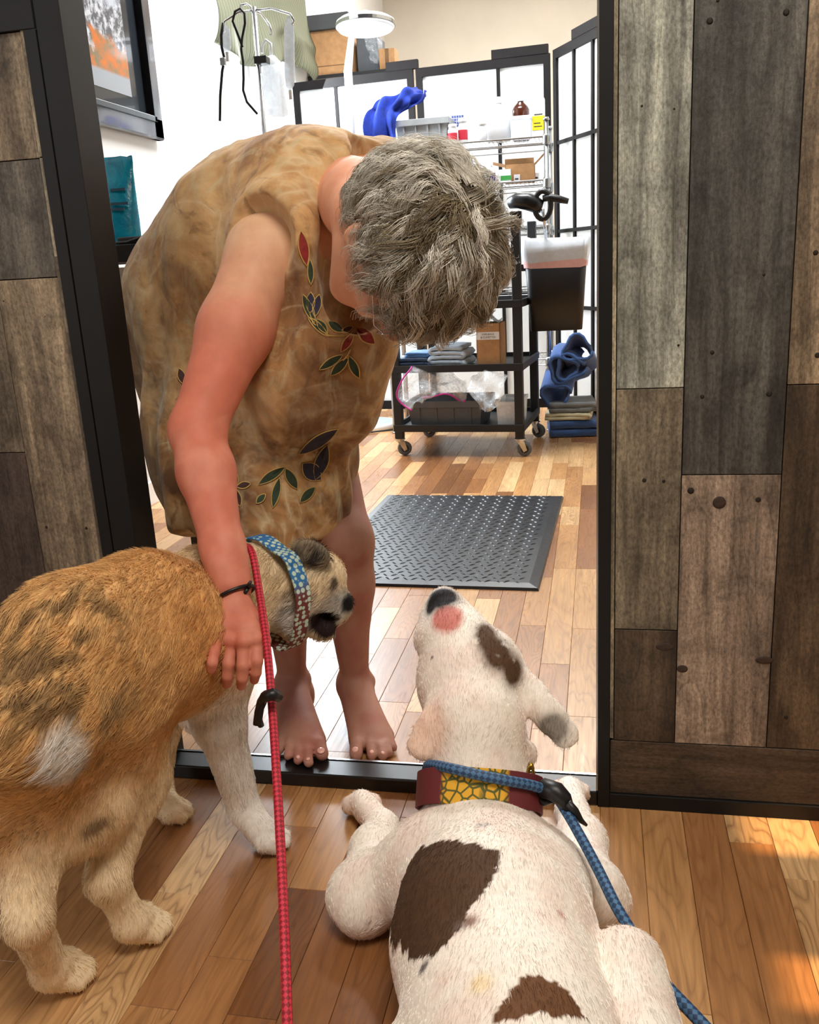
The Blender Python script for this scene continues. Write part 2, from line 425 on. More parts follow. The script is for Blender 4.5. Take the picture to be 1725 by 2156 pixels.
# nail holes and knots in the boards
def dot(par, px, py, r, y0=WY, sx=1.0, sz=1.0):
    p = PY(px, py, y0)
    o = MB().lathe([(r, 0), (r*0.55, 0.0008)], n=12, axis=(0, -1, 0), sx=1).build('nail_hole', M['knot'], par, smooth=True)
    o.location = (p[0], y0-0.0002, p[2]); o.scale = (sx, 1, sz)
M['knot'] = plain('dark_knot', srgb(34, 26, 20), 0.8, var=0.25, scale=200)
M['knot2'] = plain('brown_knot', srgb(62, 46, 36), 0.8, var=0.25, scale=200)
for px, py, r in [(1656, 26, .004), (1495, 44, .0042), (1512, 1, .002), (1718, 532, .0035), (1609, 578, .002), (1620, 829, .004), (1479, 835, .003), (1357, 1011, .003),
                  (1398, 1013, .0025), (1455, 1033, .005), (1597, 1052, .004), (1352, 223, .0016), (1420, 229, .0014), (1722, 748, .004), (1656, 1510, .003), (1429, 727, .0018), (1500, 742, .003)]:
    dot(wr, px, py, r)
def knot(px, py, r, sx, sz):
    p = PY(px, py, WY); o = MB().lathe([(r, 0), (r*.8, .0006), (r*.3, .0009)], n=18, axis=(0, -1, 0)).build('knot', M['knot2'], wr, smooth=True)
    o.location = (p[0], WY-0.0004, p[2]); o.scale = (sx, 1, sz)
knot(1515, 1058, .0095, 1, 1); knot(1610, 1390, .011, 1.2, .55); knot(1437, 1408, .0085, 1.0, .75); knot(1400, 1362, .011, 1.3, .6)
wall('wall_over_opening', (XL, WY+0.008, 2.1), (XR, WB, 3.3), M['dark_wood'])
# board-clad panel left of the opening
wl = wall('wall_left', (-2.4, WY+0.008, 0.0), (-0.846, WB, 3.3), M['groove'])
LB = [(-0.968, -0.852, 1.088, 1.268, (158, 146, 124)), (-0.968, -0.852, .908, 1.088, (104, 101, 94)), (-0.968, -0.852, .03, .908, (150, 137, 116)),
      (-1.10, -0.968, .62, 1.268, (140, 130, 112)), (-1.10, -0.968, .03, .62, (78, 68, 62)),
      (-0.968, -0.852, 1.325, 3.3, (120, 112, 98)), (-1.10, -0.968, 1.325, 3.3, (96, 90, 82))]
xx = -1.10
for j in range(9):
    LB.append((max(xx-.145, -2.4), xx, .03, .5+.13*j % .9+.2, (130-7*j, 118-6*j, 104-6*j))); LB.append((max(xx-.145, -2.4), xx, .5+.13*j % .9+.2, 3.3, (96+5*j, 90+5*j, 82+4*j))); xx -= .145
for j, (x0, x1, z0, z1, c) in enumerate(LB): board(wl, x0, x1, z0, z1, c, dy=(0.0, 0.0005, -0.0004)[j % 3])
for z0, z1, c in ((1.09, 1.268, (172, 164, 142)), (.94, 1.088, (140, 134, 118)), (.82, .94, (160, 152, 130)), (.03, .82, (104, 96, 84))):
    ed = MB().b2((-0.8525, WY-0.003, z0), (-0.846, WY+0.006, z1)).build('plank', M['barn'], wl); ed.color = srgb(*c)
MB().b2((-2.4, WY-0.006, 1.268), (-0.826, WY+0.008, 1.325)).build('rail', M['black_trim'], wl, bevel=0.001)
MB().b2((-0.846, WY-0.006, 0.03), (-0.825, WY+0.02, 1.268)).build('stile', M['black_trim'], wl, bevel=0.001)
MB().b2((-0.846, WY-0.006, 1.325), (-0.825, WY+0.02, 3.3)).build('stile', M['black_trim'], wl, bevel=0.001)
for px, py, r in ((98, 1110, .003), (182, 1112, .003), (8, 634, .0015), (95, 666, .001)): dot(wl, px, py, r)
# black door frame: two jambs, threshold
t = struct(MB().b2((-0.823, WY-0.006, 0), (XL, WB, 3.3)).build('trim_1', M['black_trim'], bevel=0.001))
t = struct(MB().b2((XR+0.002, WY-0.006, 0), (0.0212, WB, 3.3)).build('trim_2', M['black_trim'], bevel=0.001))
MB().b2((XR-0.0008, WY-0.004, 0.03), (XR+0.0019, WY+0.004, 2.1)).build('edge_strip', M['zinc'], t)
t = struct(MB().b2((XL, WY-0.004, 0), (XR+0.002, 1.412, 0.027)).build('trim_3', M['black_gloss'], bevel=0.003))
MB().b2((XL, 1.4125, 0.0), (XR+0.002, 1.4175, 0.0285)).build('metal_edge', M['chrome'], t)
struct(MB().b2((0.0212, WY-0.005, 0), (2.0, WY+0.012, 0.0255)).build('baseboard_right', M['black_trim'], bevel=0.001))
struct(MB().b2((-2.4, WY-0.005, 0), (-0.823, WY+0.012, 0.03)).build('baseboard_left', M['black_trim'], bevel=0.001))

# ================================================================== far room furniture
# ---- folding paper screen
SY = 5.3
scr = thing('folding_screen', 'tall black-framed folding screen with glowing white paper panes behind the wire shelf', 'screen', (-0.9, SY, 0))
def screen_panel(p0, p1, top, muntins, cap=None, rows=(0.62, 1.02, 1.47)):
    """one leaf between two floor points; muntins are fractions along it"""
    p0 = Vector((*p0, 0)); p1 = Vector((*p1, 0)); d = (p1-p0); W = d.length; d.normalize(); a = math.atan2(d.y, d.x)
    Mx = Matrix.Translation(p0) @ Matrix.Rotation(a, 4, 'Z')
    def blk(name, x0, x1, z0, z1, th=0.024, mat=M['dark_wood'], dy=0.0):
        o = MB().b2((x0, -th/2+dy, z0), (x1, th/2+dy, z1)).build(name, mat); o.matrix_basis = Mx; put(o, scr, True); return o
    blk('stile', 0, 0.035, 0, top); blk('stile', W-0.035, W, 0, top)
    blk('rail', 0.035, W-0.035, top-0.045, top); blk('rail', 0.035, W-0.035, 0.05, 0.1)
    xs = [0.035]+[W*f for f in muntins]+[W-0.035]
    for f in muntins: blk('muntin', W*f-0.009, W*f+0.009, 0.1, top-0.045, 0.018)
    zs = [0.1]+list(rows)+[top-0.045]
    for z in rows: blk('muntin', 0.035, W-0.035, z-0.009, z+0.009, 0.016)
    for i in range(len(xs)-1):
        for j in range(len(zs)-1): blk('pane', xs[i], xs[i+1], zs[j], zs[j+1], 0.002, M['paper'], 0.004)
    if cap: blk('cap', cap[0], cap[1], top, top+0.045, 0.03)
x_of = lambda px, Y=SY: float(PY(px, 150, Y)[0])
ztop = float(PY(1000, 128, SY)[2])
screen_panel((x_of(608), SY+0.06), (x_of(870), SY), ztop-0.01, (0.36,), (0.56, 0.74), rows=(0.7, 1.05))
screen_panel((x_of(876), SY), (x_of(1160), SY-0.05), ztop-0.01, (0.62,), (0.42, 0.72), rows=(0.7, 1.05))
pr = (float(PZ(1166, 95, ztop)[0]), float(PZ(1166, 95, ztop)[1])); pe = PZ(1252, 48, ztop)
dv = Vector((pe[0]-pr[0], pe[1]-pr[1])); dv *= 1.0
screen_panel((pr[0], SY-0.06), (pr[0]+dv.x*1.35, SY-0.06+dv.y*1.35), ztop+0.0, (0.38, 0.72), (0.22, 0.5), rows=(0.62, 1.02, 1.47))

# ---- wire shelving behind the cart
sh = thing('wire_shelf', 'chrome wire shelving unit with bins and bottles in front of the screen', 'shelf', (-0.75, 4.95, 0))
sx0, sx1, sy0, sy1 = -1.085, -0.245, 4.78, 5.12
for x in (sx0, sx1):
    for y in (sy0, sy1):
        b = MB().tube([(x, y, 0.01), (x, y, 1.53)], 0.0125, 12)
        b.lathe([(0.016, 1.53), (0.017, 1.535), (0.012, 1.545)], (x, y, 0), 12)
        b.lathe([(0.018, 0), (0.018, 0.01)], (x, y, 0), 12)
        for z in (0.36, 0.72, 1.02, 1.24, 1.44): b.lathe([(0.017, z-0.02), (0.019, z-0.015), (0.019, z+0.02), (0.015, z+0.03)], (x, y, 0), 12)
        b.build('post', M['zinc'], sh, world=True, smooth=True)
shelf_z = (0.36, 0.72, 1.02, 1.24, 1.44)
for z in shelf_z:
    b = MB()
    for y in (sy0, sy1):
        b.tube([(sx0, y, z+0.018), (sx1, y, z+0.018)], 0.004, 6); b.tube([(sx0, y, z-0.012), (sx1, y, z-0.012)], 0.003, 6)
        n = 34
        zig = [(sx0+(sx1-sx0)*i/n, y, z-0.012+0.03*(i % 2)) for i in range(n+1)]; b.tube(zig, 0.0015, 4)
    for x in (sx0, sx1):
        b.tube([(x, sy0, z+0.018), (x, sy1, z+0.018)], 0.004, 6); b.tube([(x, sy0, z-0.012), (x, sy1, z-0.012)], 0.003, 6)
    for i in range(1, 40):
        x = sx0+(sx1-sx0)*i/40; b.tube([(x, sy0, z+0.021), (x, sy1, z+0.021)], 0.0016, 4)
    b.build('shelf', M['zinc'], sh, world=True)
TOP1, TOP2 = 1.44+0.0228, 1.24+0.0228

def tapered_bin(name, c, w, d, h, mat, label, cat='bin', rim=0.012, ribs=3, parent=None, taper=0.9, rz=0.0, group=None):
    t = thing(name, label, cat, c, rz, group)
    W0, D0 = w*taper/2, d*taper/2; W1, D1 = w/2, d/2; th = 0.004
    b = MB()
    vs = [(-W0, -D0, 0), (W0, -D0, 0), (W0, D0, 0), (-W0, D0, 0), (-W1, -D1, h), (W1, -D1, h), (W1, D1, h), (-W1, D1, h),
          (-W1+th, -D1+th, h), (W1-th, -D1+th, h), (W1-th, D1-th, h), (-W1+th, D1-th, h), (-W0+th, -D0+th, th), (W0-th, -D0+th, th), (W0-th, D0-th, th), (-W0+th, D0-th, th)]
    b.add(vs, [(3, 2, 1, 0), (0, 1, 5, 4), (1, 2, 6, 5), (2, 3, 7, 6), (3, 0, 4, 7), (4, 5, 9, 8), (5, 6, 10, 9), (6, 7, 11, 10), (7, 4, 8, 11),
               (8, 9, 13, 12), (9, 10, 14, 13), (10, 11, 15, 14), (11, 8, 12, 15), (12, 13, 14, 15)])
    b.build('body', mat, t, bevel=0.002)
    r = MB(); z0 = h-rim*2.4
    for s in (-1, 1):
        r.b2((-W1-rim*.6, s*(D1+rim*.3)-rim*.4, z0), (W1+rim*.6, s*(D1+rim*.3)+rim*.4, h+0.002)); r.b2((s*(W1+rim*.3)-rim*.4, -D1, z0), (s*(W1+rim*.3)+rim*.4, D1, h+0.002))
    r.build('rim', mat, t, bevel=0.002)
    for i in range(ribs):
        x = -W0+2*W0*(i+0.5)/ribs if ribs > 1 else 0
        q = MB().add([(x-.004, -D0-.003, .004), (x+.004, -D0-.003, .004), (x+.004, -D1-.004, z0), (x-.004, -D1-.004, z0), (x-.004, -D0+.002, .004), (x+.004, -D0+.002, .004), (x+.004, -D1+.002, z0), (x-.004, -D1+.002, z0)],
                     [(0, 1, 2, 3), (0, 3, 7, 4), (1, 5, 6, 2), (4, 7, 6, 5), (3, 2, 6, 7), (0, 4, 5, 1)])
        q.build('rib', mat, t)
    return t
def bottle(name, c, r, h, mat, label, cap=M['white_plastic'], lab=None, cat='bottle', neck=0.38, sq=1.0, spout=0.0, group=None):
    t = thing(name, label, cat, c, 0, group); s = h*0.68
    MB().lathe([(r*.9, 0), (r, .004), (r, s), (r*.85, s+h*.06), (r*neck, h*.84), (r*neck, h*.87)], n=20, sy=sq).build('body', mat, t, smooth=True)
    pr = [(r*neck*1.2, h*.86), (r*neck*1.25, h*.87), (r*neck*1.2, h)]
    if spout: pr = [(r*neck*1.2, h*.86), (r*neck*1.2, h*.92), (r*.12, h*.95), (r*.06, h*(1+spout))]
    MB().lathe(pr, n=16, sy=sq).build('cap', cap, t, smooth=True)
    if lab: MB().lathe([(r*1.01, s*.2), (r*1.015, s*.22), (r*1.015, s*.78), (r*1.01, s*.8)], n=20, sy=sq).build('paper_label', lab, t, smooth=True)
    return t
M['amber'] = plain('amber_glass', srgb(70, 28, 12), 0.15, var=0.1)
tapered_bin('storage_bin', (-0.865, 4.93, TOP1), 0.27, 0.26, 0.125, M['grey_plastic'], 'light grey plastic bin under the blue cloth on the top wire shelf', ribs=4)
# blue surgical cloth slumped over the bin
M['blue_cloth'] = plain('royal_blue_cloth', srgb(16, 48, 150), 0.9, var=0.2, scale=30, bump=0.3)
def cloth_sheet(ctrl, nu=28, nv=20, wr=0.006, seed=1, freq=14):
    """bicubic-ish sheet through a small grid of control points with wrinkles"""
    C_ = np.array(ctrl, float); a, b_ = C_.shape[:2]
    def interp(A, n):
        m = A.shape[0]; t = np.linspace(0, m-1, n); i = np.clip(t.astype(int), 0, m-2); f = (t-i)
        p0 = A[np.clip(i-1, 0, m-1)]; p1 = A[i]; p2 = A[i+1]; p3 = A[np.clip(i+2, 0, m-1)]
        f = f.reshape(-1, *([1]*(A.ndim-1)))
        return 0.5*((2*p1)+(-p0+p2)*f+(2*p0-5*p1+4*p2-p3)*f*f+(-p0+3*p1-3*p2+p3)*f**3)
    S_ = interp(C_, nu); S_ = np.swapaxes(interp(np.swapaxes(S_, 0, 1), nv), 0, 1)
    r = np.random.default_rng(seed)
    U, V = np.meshgrid(np.linspace(0, 1, nu), np.linspace(0, 1, nv), indexing='ij')
    w = np.zeros_like(U)
    for _ in range(5):
        k1, k2, ph = r.uniform(-freq, freq), r.uniform(-freq, freq), r.uniform(0, 6)
        w += np.sin(k1*U+k2*V+ph+1.5*np.sin(5*U+ph))
    du = np.gradient(S_, axis=0); dvv = np.gradient(S_, axis=1); N = np.cross(du, dvv); N /= np.linalg.norm(N, axis=2, keepdims=True)+1e-9
    return S_+N*(w*wr/2.5)[..., None]
def P3(px, py, Y): return PY(px, py, Y)
ctrl = [[P3(768, 290, 4.75), P3(775, 230, 4.76), P3(800, 212, 4.80), P3(845, 195, 4.9), P3(870, 190, 4.98)],
        [P3(790, 296, 4.745), P3(797, 225, 4.74), P3(825, 207, 4.8), P3(850, 186, 4.86), P3(884, 192, 4.97)],
        [P3(818, 302, 4.74), P3(815, 240, 4.735), P3(838, 215, 4.78), P3(862, 200, 4.84), P3(893, 205, 4.96)],
        [P3(834, 305, 4.745), P3(834, 252, 4.76), P3(850, 236, 4.8), P3(872, 222, 4.85), P3(902, 196, 4.93)]]
tag(MB().grid(cloth_sheet(ctrl, 48, 40, 0.022, 3, 22)).build('draped_cloth', M['blue_cloth'], smooth=True, solid=0.003), 'royal blue cloth slumped over the grey bin on the top wire shelf', 'cloth')
# small containers along the top shelf
def jar(name, px, py_top, Y, r, label, lab, cat='jar', z=TOP1, group=None):
    p = PY(px, py_top, Y); return bottle(name, (p[0], Y, z), r, max(0.03, p[2]-z), M['white_plastic'], label, lab=lab, cat=cat, neck=0.8, group=group)
jar('pill_jar', 952, 262, 4.82, 0.024, 'white pill jar with a red label beside the grey bin', M['red_label'])
jar('pill_jar', 974, 250, 4.85, 0.024, 'taller white pill jar with a red label, second from the grey bin', M['red_label'])
jar('cotton_jar', 1012, 258, 4.83, 0.03, 'plain white jar between the red-labelled jars and the big jug', None)
p = PY(1048, 205, 4.9); t = bottle('plastic_jug', (p[0], 4.9, TOP1), 0.062, p[2]-TOP1, M['white_plastic'], 'big white plastic jug on the top wire shelf', neck=0.3, sq=0.8)
p = PY(1096, 200, 4.95); bottle('brown_bottle', (p[0], 4.95, TOP1), 0.043, p[2]-TOP1, M['amber'], 'brown glass bottle with a white cap on the top shelf', neck=0.35)
p = PY(1097, 240, 4.84); tapered_bin('clear_tub', (p[0], 4.86, TOP1), 0.105, 0.1, 0.10, M['milky'], 'milky plastic tub in front of the brown bottle', 'tub', ribs=0, rim=0.005)
p = PY(1133, 208, 4.84); t = thing('carton', 'white and yellow carton at the right end of the top shelf', 'carton', (p[0]+.002, 4.85, TOP1))
MB().b2((-.03, -.03, 0), (.03, .03, p[2]-TOP1)).build('body', M['white_plastic'], t, bevel=.002)
MB().b2((-.0305, -.0312, .03), (.0305, -.0302, .095)).build('print_panel', M['yellow_label'], t); MB().b2((-.02, -.0315, .1), (.02, -.0311, .104)).build('print_line', M['black_ink'], t)
MB().b2((-.022, -.0317, .045), (.018, -.0313, .049)).build('print_line', M['black_ink'], t); MB().b2((-.022, -.0317, .06), (.01, -.0313, .064)).build('print_line', M['black_ink'], t)
p = PY(962, 200, 4.98); t = thing('leaning_packet', 'white packet with a blue grid and a red mark leaning behind the jars', 'packet', (p[0], 4.985, TOP1))
pk = MB().b2((-.035, -.004, 0), (.035, .004, .16)).build('body', M['white_plastic'], t, bevel=.001)
for i in range(4):
    for j in range(5): MB().b2((-.031+j*.0128, -.0052, .098+i*.0145), (-.031+j*.0128+.0105, -.0044, .098+i*.0145+.011)).build('grid_square', M['blue_label'], t)
MB().b2((-.024, -.0052, .066), (-.008, -.0044, .084)).build('red_mark', M['red_label'], t)
p = PY(910, 190, 4.98); bottle('spray_bottle', (p[0], 5.02, TOP1), 0.03, 0.17, M['milky'], 'clear spray bottle standing behind the grey bin', lab=M['white_plastic'], neck=0.4)
# second shelf
p = PY(1031, 310, 4.83); bottle('dropper_bottle', (p[0], 4.86, TOP2), 0.022, 0.095, M['white_plastic'], 'white dropper bottle with a purple label on the second shelf', lab=M['purple_label'], spout=0.25)
p = PY(1061, 330, 4.83); t = thing('medicine_box', 'small white box with a green label on the second shelf', 'box', (p[0], 4.86, TOP2))
MB().b2((-.033, -.025, 0), (.033, .025, .062)).build('body', M['white_plastic'], t, bevel=.001); MB().b2((-.02, -.0262, .01), (.0335, -.0252, .032)).build('print_panel', M['green_label'], t)
for j, (px, h_, w_) in enumerate(((1088, .035, .03), (1112, .05, .035), (1126, .04, .03))):
    p = PY(px, 350, 4.85); t = thing('supply_box', ('low white supply box beside the green-labelled box', 'taller white supply box near the shelf post', 'white supply box against the shelf post')[j], 'box', (p[0], 4.88+.02*j, TOP2), 0.1*j)
    MB().b2((-w_/2, -.025, 0), (w_/2, .025, h_)).build('body', M['white_plastic'], t, bevel=.001); MB().b2((-w_/3, -.0262, h_*.3), (w_/4, -.0252, h_*.5)).build('print_line', M['black_ink'], t)
def open_carton(name, c, w, d, h, label, rz=0.0, flaps=True, mat=M['cardboard']):
    t = thing(name, label, 'box', c, rz); th = .004
    b = MB(); b.b2((-w/2, -d/2, 0), (w/2, d/2, th)); b.b2((-w/2, -d/2, 0), (w/2, -d/2+th, h)); b.b2((-w/2, d/2-th, 0), (w/2, d/2, h)); b.b2((-w/2, -d/2, 0), (-w/2+th, d/2, h)); b.b2((w/2-th, -d/2, 0), (w/2, d/2, h))
    b.build('body', mat, t)
    if flaps:
        for s, ang in ((1, -0.75), (-1, 0.25)):
            R = Matrix.Translation((s*w/2, 0, h)) @ Matrix.Rotation(ang if s > 0 else ang, 4, 'Y')
            o = MB().b2((0 if s > 0 else -w*.42, -d/2, -th/2), (w*.42 if s > 0 else 0, d/2, th/2)).build('flap', mat); o.matrix_basis = R; o.parent = t
        R = Matrix.Translation((0, d/2, h)) @ Matrix.Rotation(0.9, 4, 'X')
        o = MB().b2((-w/2, 0, -th/2), (w/2, d*.4, th/2)).build('flap', mat); o.matrix_basis = R; o.parent = t
    return t
# ---- black utility cart
CT = Vector((-0.622, 4.405, 0)); CR = -0.085
cart = thing('utility_cart', 'black three-shelf rolling cart standing on four casters behind the woman', 'cart', CT, CR)
cw, cd = 0.62, 0.50
M['cart'] = plain('cart_black', srgb(24, 25, 27), 0.55, var=0.12)
posts = [(s*(cw/2-.018), u*(cd/2-.018)) for s in (-1, 1) for u in (-1, 1)]
for x, y in posts:
    MB().b2((x-.02, y-.02, .085), (x+.02, y+.02, 0.72 if x < 0 else 1.06)).build('post', M['cart'], cart, bevel=.004)
for z, nm in ((.153, 'bottom'), (.434, 'middle'), (.715, 'top')):
    b = MB(); b.b2((-cw/2, -cd/2, z-.032), (cw/2, cd/2, z-.02))
    for s in (-1, 1): b.b2((-cw/2, s*(cd/2)-.006, z-.034), (cw/2, s*(cd/2)+.006, z)); b.b2((s*(cw/2)-.006, -cd/2, z-.034), (s*(cw/2)+.006, cd/2, z))
    b.build('shelf', M['cart'], cart, bevel=.002)
SHB, SHM, SHT = .153-.02, .434-.02, .715-.02
for i, (x, y) in enumerate(posts):
    a = (0.5, 0.2, 0.25, -0.35)[i]; Rm = Matrix.Translation((x, y, 0)) @ Matrix.Rotation(a, 4, 'Z')
    f = MB(); f.lathe([(.026, .078), (.026, .085)], n=14); f.lathe([(.02, .07), (.02, .078)], n=14)
    for s in (-1, 1): f.add([(-.012, s*.016, .07), (.018, s*.016, .07), (.03, s*.016, .03), (.014, s*.016, .022), (-.012, s*.018, .07), (.018, s*.018, .07), (.03, s*.018, .03), (.014, s*.018, .022)],
                            [(0, 1, 2, 3), (7, 6, 5, 4), (0, 4, 5, 1), (1, 5, 6, 2), (2, 6, 7, 3), (3, 7, 4, 0)])
    o = f.build('caster', M['chrome'], cart); o.matrix_basis = Rm
    w = MB().lathe([(.010, -.013), (.027, -.013), (.034, -.009), (.0345, 0), (.034, .009), (.027, .013), (.010, .013)], (.02, 0, .035), 22, axis=(0, 1, 0)).build('wheel', M['rubber'], o, smooth=False)
    h = MB().lathe([(.006, -.0145), (.018, -.0142), (.018, .0142), (.006, .0145)], (.02, 0, .035), 16, axis=(0, 1, 0)).build('hub', M['black_plastic'], o)
def cart_pt(x, y, z): return CT+Matrix.Rotation(CR, 3, 'Z') @ Vector((x, y, z))
# box with a printed label, middle shelf
def text_mesh(body, size, mat, name='lettering'):
    cu = bpy.data.curves.new(name, 'FONT'); cu.body = body; cu.size = size; cu.align_x = 'CENTER'; cu.align_y = 'CENTER'; cu.extrude = 0.0002
    o = bpy.data.objects.new(name, cu); COL.objects.link(o)
    dg = bpy.context.evaluated_depsgraph_get(); me = bpy.data.meshes.new_from_object(o.evaluated_get(dg))
    bpy.data.objects.remove(o); me.materials.clear(); me.materials.append(mat)
    r = bpy.data.objects.new(name, me); COL.objects.link(r); return r
t = thing('cuvette_box', 'upright cardboard box with a white printed label on the middle cart shelf', 'box', cart_pt(.155, -.16, SHM), CR)
b = MB(); b.b2((-.055, -.07, 0), (.055, .07, .004)); b.b2((-.055, -.07, 0), (.055, -.066, .2)); b.b2((-.055, .066, 0), (.055, .07, .2)); b.b2((-.055, -.07, 0), (-.051, .07, .2)); b.b2((.051, -.07, 0), (.055, .07, .2))
b.build('body', M['cardboard'], t)
MB().b2((-.054, -.0712, .128), (.052, -.0702, .162)).build('paper_label', M['white_plastic'], t)
for s_, z_ in (('UVB BAGS', .152), ('& CUVETTES', .138)):
    o = text_mesh(s_, .0125, M['black_ink']); o.parent = t; o.location = (0, -.0716, z_); o.rotation_euler = (PI/2, 0, 0)
b = MB().grid(cloth_sheet([[(-.05, -.05, .19), (-.02, -.05, .215), (.02, -.05, .21), (.05, -.05, .2)], [(-.05, 0, .2), (-.02, 0, .235), (.02, 0, .22), (.05, 0, .21)], [(-.05, .05, .19), (-.02, .05, .22), (.02, .05, .21), (.05, .05, .2)]], 14, 14, .012, 8))
b.build('plastic_wrap', M['milky'], t, smooth=True)
# folded towels
def folded_towel(name, c, w, d, h, layers, mat, label, rz=0.0, cat='towel', seed=1):
    """a towel folded flat: one strip winding through its layers"""
    r = np.random.default_rng(seed); pts = []; lh = h/layers
    for i in range(layers):
        z = lh*(i+.5); xs = np.linspace(-w/2, w/2, 9); xs = xs if i % 2 == 0 else xs[::-1]
        for x in xs: pts.append((x*(1-.02*i), z+r.uniform(-.0012, .0012)+(.004*math.cos(x/w*3)*(i/layers))))
        if i < layers-1:
            e = pts[-1]; s = 1 if e[0] > 0 else -1
            for a in (-.5, 0, .5): pts.append((e[0]+s*lh*.45*math.cos(a*PI*.9), z+lh*.5+lh*.5*math.sin(a*PI*.9)))
    ny = 8; G = np.zeros((len(pts), ny, 3))
    for i, (x, z) in enumerate(pts):
        for j in range(ny): G[i, j] = (x, -d/2+d*j/(ny-1)+r.uniform(-.002, .002), z+.0015*math.sin(j*1.7+i*.3))
    o = MB().grid(G).build(name, mat, smooth=True, solid=lh*.82); o.location = c; o.rotation_euler = (0, 0, rz)
    return tag(o, label, cat)
def terry(name, col):
    k = NT(name); n = k.noise(k.obj(), 320, 3); n2 = k.noise(k.obj(), 14, 3)
    k.l(k.ramp(n2, [(.3, tuple(c*.75 for c in col[:3])+(1,)), (.7, col)]), k.b.inputs['Base Color']); k.b.inputs['Roughness'].default_value = .95
    k.b.inputs['Sheen Weight'].default_value = .3; k.bump(n, .5, .004); return k.m
M['navy_towel'] = terry('navy_terry', srgb(54, 76, 108)); M['sky_towel'] = terry('sky_terry', srgb(92, 138, 196)); M['pale_towel'] = terry('pale_terry', srgb(186, 204, 222))
M['denim_towel'] = terry('denim_terry', srgb(62, 98, 160)); M['cream_towel'] = terry('cream_terry', srgb(232, 226, 190)); M['grey_towel'] = terry('grey_terry', srgb(128, 132, 134))
folded_towel('folded_towel', cart_pt(-.21, -.13, SHM), .15, .2, .05, 3, M['navy_towel'], 'dark blue folded towel on the middle cart shelf', CR)
folded_towel('folded_towel', cart_pt(-.2, -.12, SHM+.051), .11, .16, .022, 2, M['sky_towel'], 'light blue folded cloth on top of the dark blue towel', CR, seed=2)
folded_towel('folded_towel', cart_pt(-.045, -.12, SHM), .155, .22, .1, 5, M['pale_towel'], 'stack of pale folded cloth beside the labelled box', CR, seed=3)
# bottom shelf: grey bin of plastic bags
tapered_bin('tote_bin', cart_pt(-.07, -.08, SHB), .37, .27, .125, M['dark_grey_plastic'], 'dark grey bin of plastic bags on the bottom cart shelf', ribs=4, rz=CR)
def bag(name, ctrl, label, mat, seed, zip_col=None, zip_idx=None, wr=.02, cat='bag'):
    t = thing(name, label, cat, tuple(np.array(ctrl).reshape(-1, 3).mean(0))); G = cloth_sheet(ctrl, 22, 20, wr, seed, 13)
    MB().grid(G).build('film', mat, t, smooth=True, world=True)
    G2 = G+np.array([.004, .012, .002]); MB().grid(G2).build('film', mat, t, smooth=True, world=True)
    if zip_col: MB().tube([tuple(q) for q in (G[0] if zip_idx == 0 else G[-1])], .004, 6).build('zip_seal', zip_col, t, smooth=True, world=True)
    return t
M['magenta'] = plain('magenta_zip', srgb(196, 40, 150), .4)
cb = lambda px, py, Y: PY(px, py, Y)
bag('zip_bag', [[cb(867, 772, 4.08), cb(846, 800, 4.06), cb(836, 835, 4.06), cb(866, 866, 4.05)], [cb(895, 785, 4.12), cb(885, 810, 4.1), cb(870, 840, 4.09), cb(872, 850, 4.08)], [cb(930, 800, 4.2), cb(920, 818, 4.18), cb(910, 835, 4.15), cb(895, 840, 4.14)]],
    'clear plastic bag with a magenta zip seal hanging over the grey bin', M['clear'], 5, M['magenta'], 0)
bag('zip_bag', [[cb(1000, 790, 4.2), cb(1030, 780, 4.16), cb(1064, 790, 4.1)], [cb(992, 825, 4.12), cb(1020, 820, 4.08), cb(1058, 825, 4.07)], [cb(1010, 855, 4.06), cb(1025, 868, 4.05), cb(1045, 858, 4.05)]],
    'clear crumpled plastic bag drooping over the right end of the grey bin', M['clear'], 6)
bag('zip_bag', [[cb(890, 795, 4.3), cb(930, 785, 4.3), cb(980, 795, 4.28)], [cb(885, 820, 4.2), cb(935, 800, 4.2), cb(985, 820, 4.2)], [cb(890, 838, 4.16), cb(935, 830, 4.16), cb(980, 838, 4.16)]],
    'heap of clear plastic bags filling the middle of the grey bin', M['clear'], 7, M['magenta'], -1, wr=.035)
tapered_bin('white_tub', cart_pt(.235, -.1, SHB), .11, .24, .12, M['milky'], 'small white see-through tub on the bottom cart shelf', 'tub', ribs=0, rz=CR, rim=.006)
# top shelf: open carton, black clamp
open_carton('open_carton', (float(PY(1095, 400, 4.9)[0])-.0, 4.93, TOP2), .15, .13, float(PY(1095, 372, 4.86)[2])-TOP2 if False else .085, 'open cardboard carton on the second shelf above the cart', 0.1)
# ---- waste bin hung on the side of the cart
wx, wy = float(PY(1172, 640, 4.35)[0]), 4.36
wb = thing('waste_bin', 'black waste bin with a clear liner hung on the side of the cart', 'bin', (wx, wy, 0))
z0, z1 = float(PY(1160, 696, 4.3)[2]), float(PY(1160, 520, 4.3)[2])
tw, td, bw, bd = .285, .2, .235, .16; b = MB()
def rr(w, d, z, r=.03, n=5):
    o = []
    for cx, cy, a0 in ((1, -1, -PI/2), (1, 1, 0), (-1, 1, PI/2), (-1, -1, PI)):
        for i in range(n):
            a = a0+PI/2*i/(n-1); o.append((cx*(w/2-r)+r*math.cos(a), cy*(d/2-r)+r*math.sin(a), z))
    return o
def loft(rings, caps=True):
    b = MB(); n = len(rings[0]); b.v = [p for r_ in rings for p in r_]
    b.f = [(i*n+k, i*n+(k+1) % n, (i+1)*n+(k+1) % n, (i+1)*n+k) for i in range(len(rings)-1) for k in range(n)]
    if caps: b.f.append(tuple(range(n-1, -1, -1)))
    return b
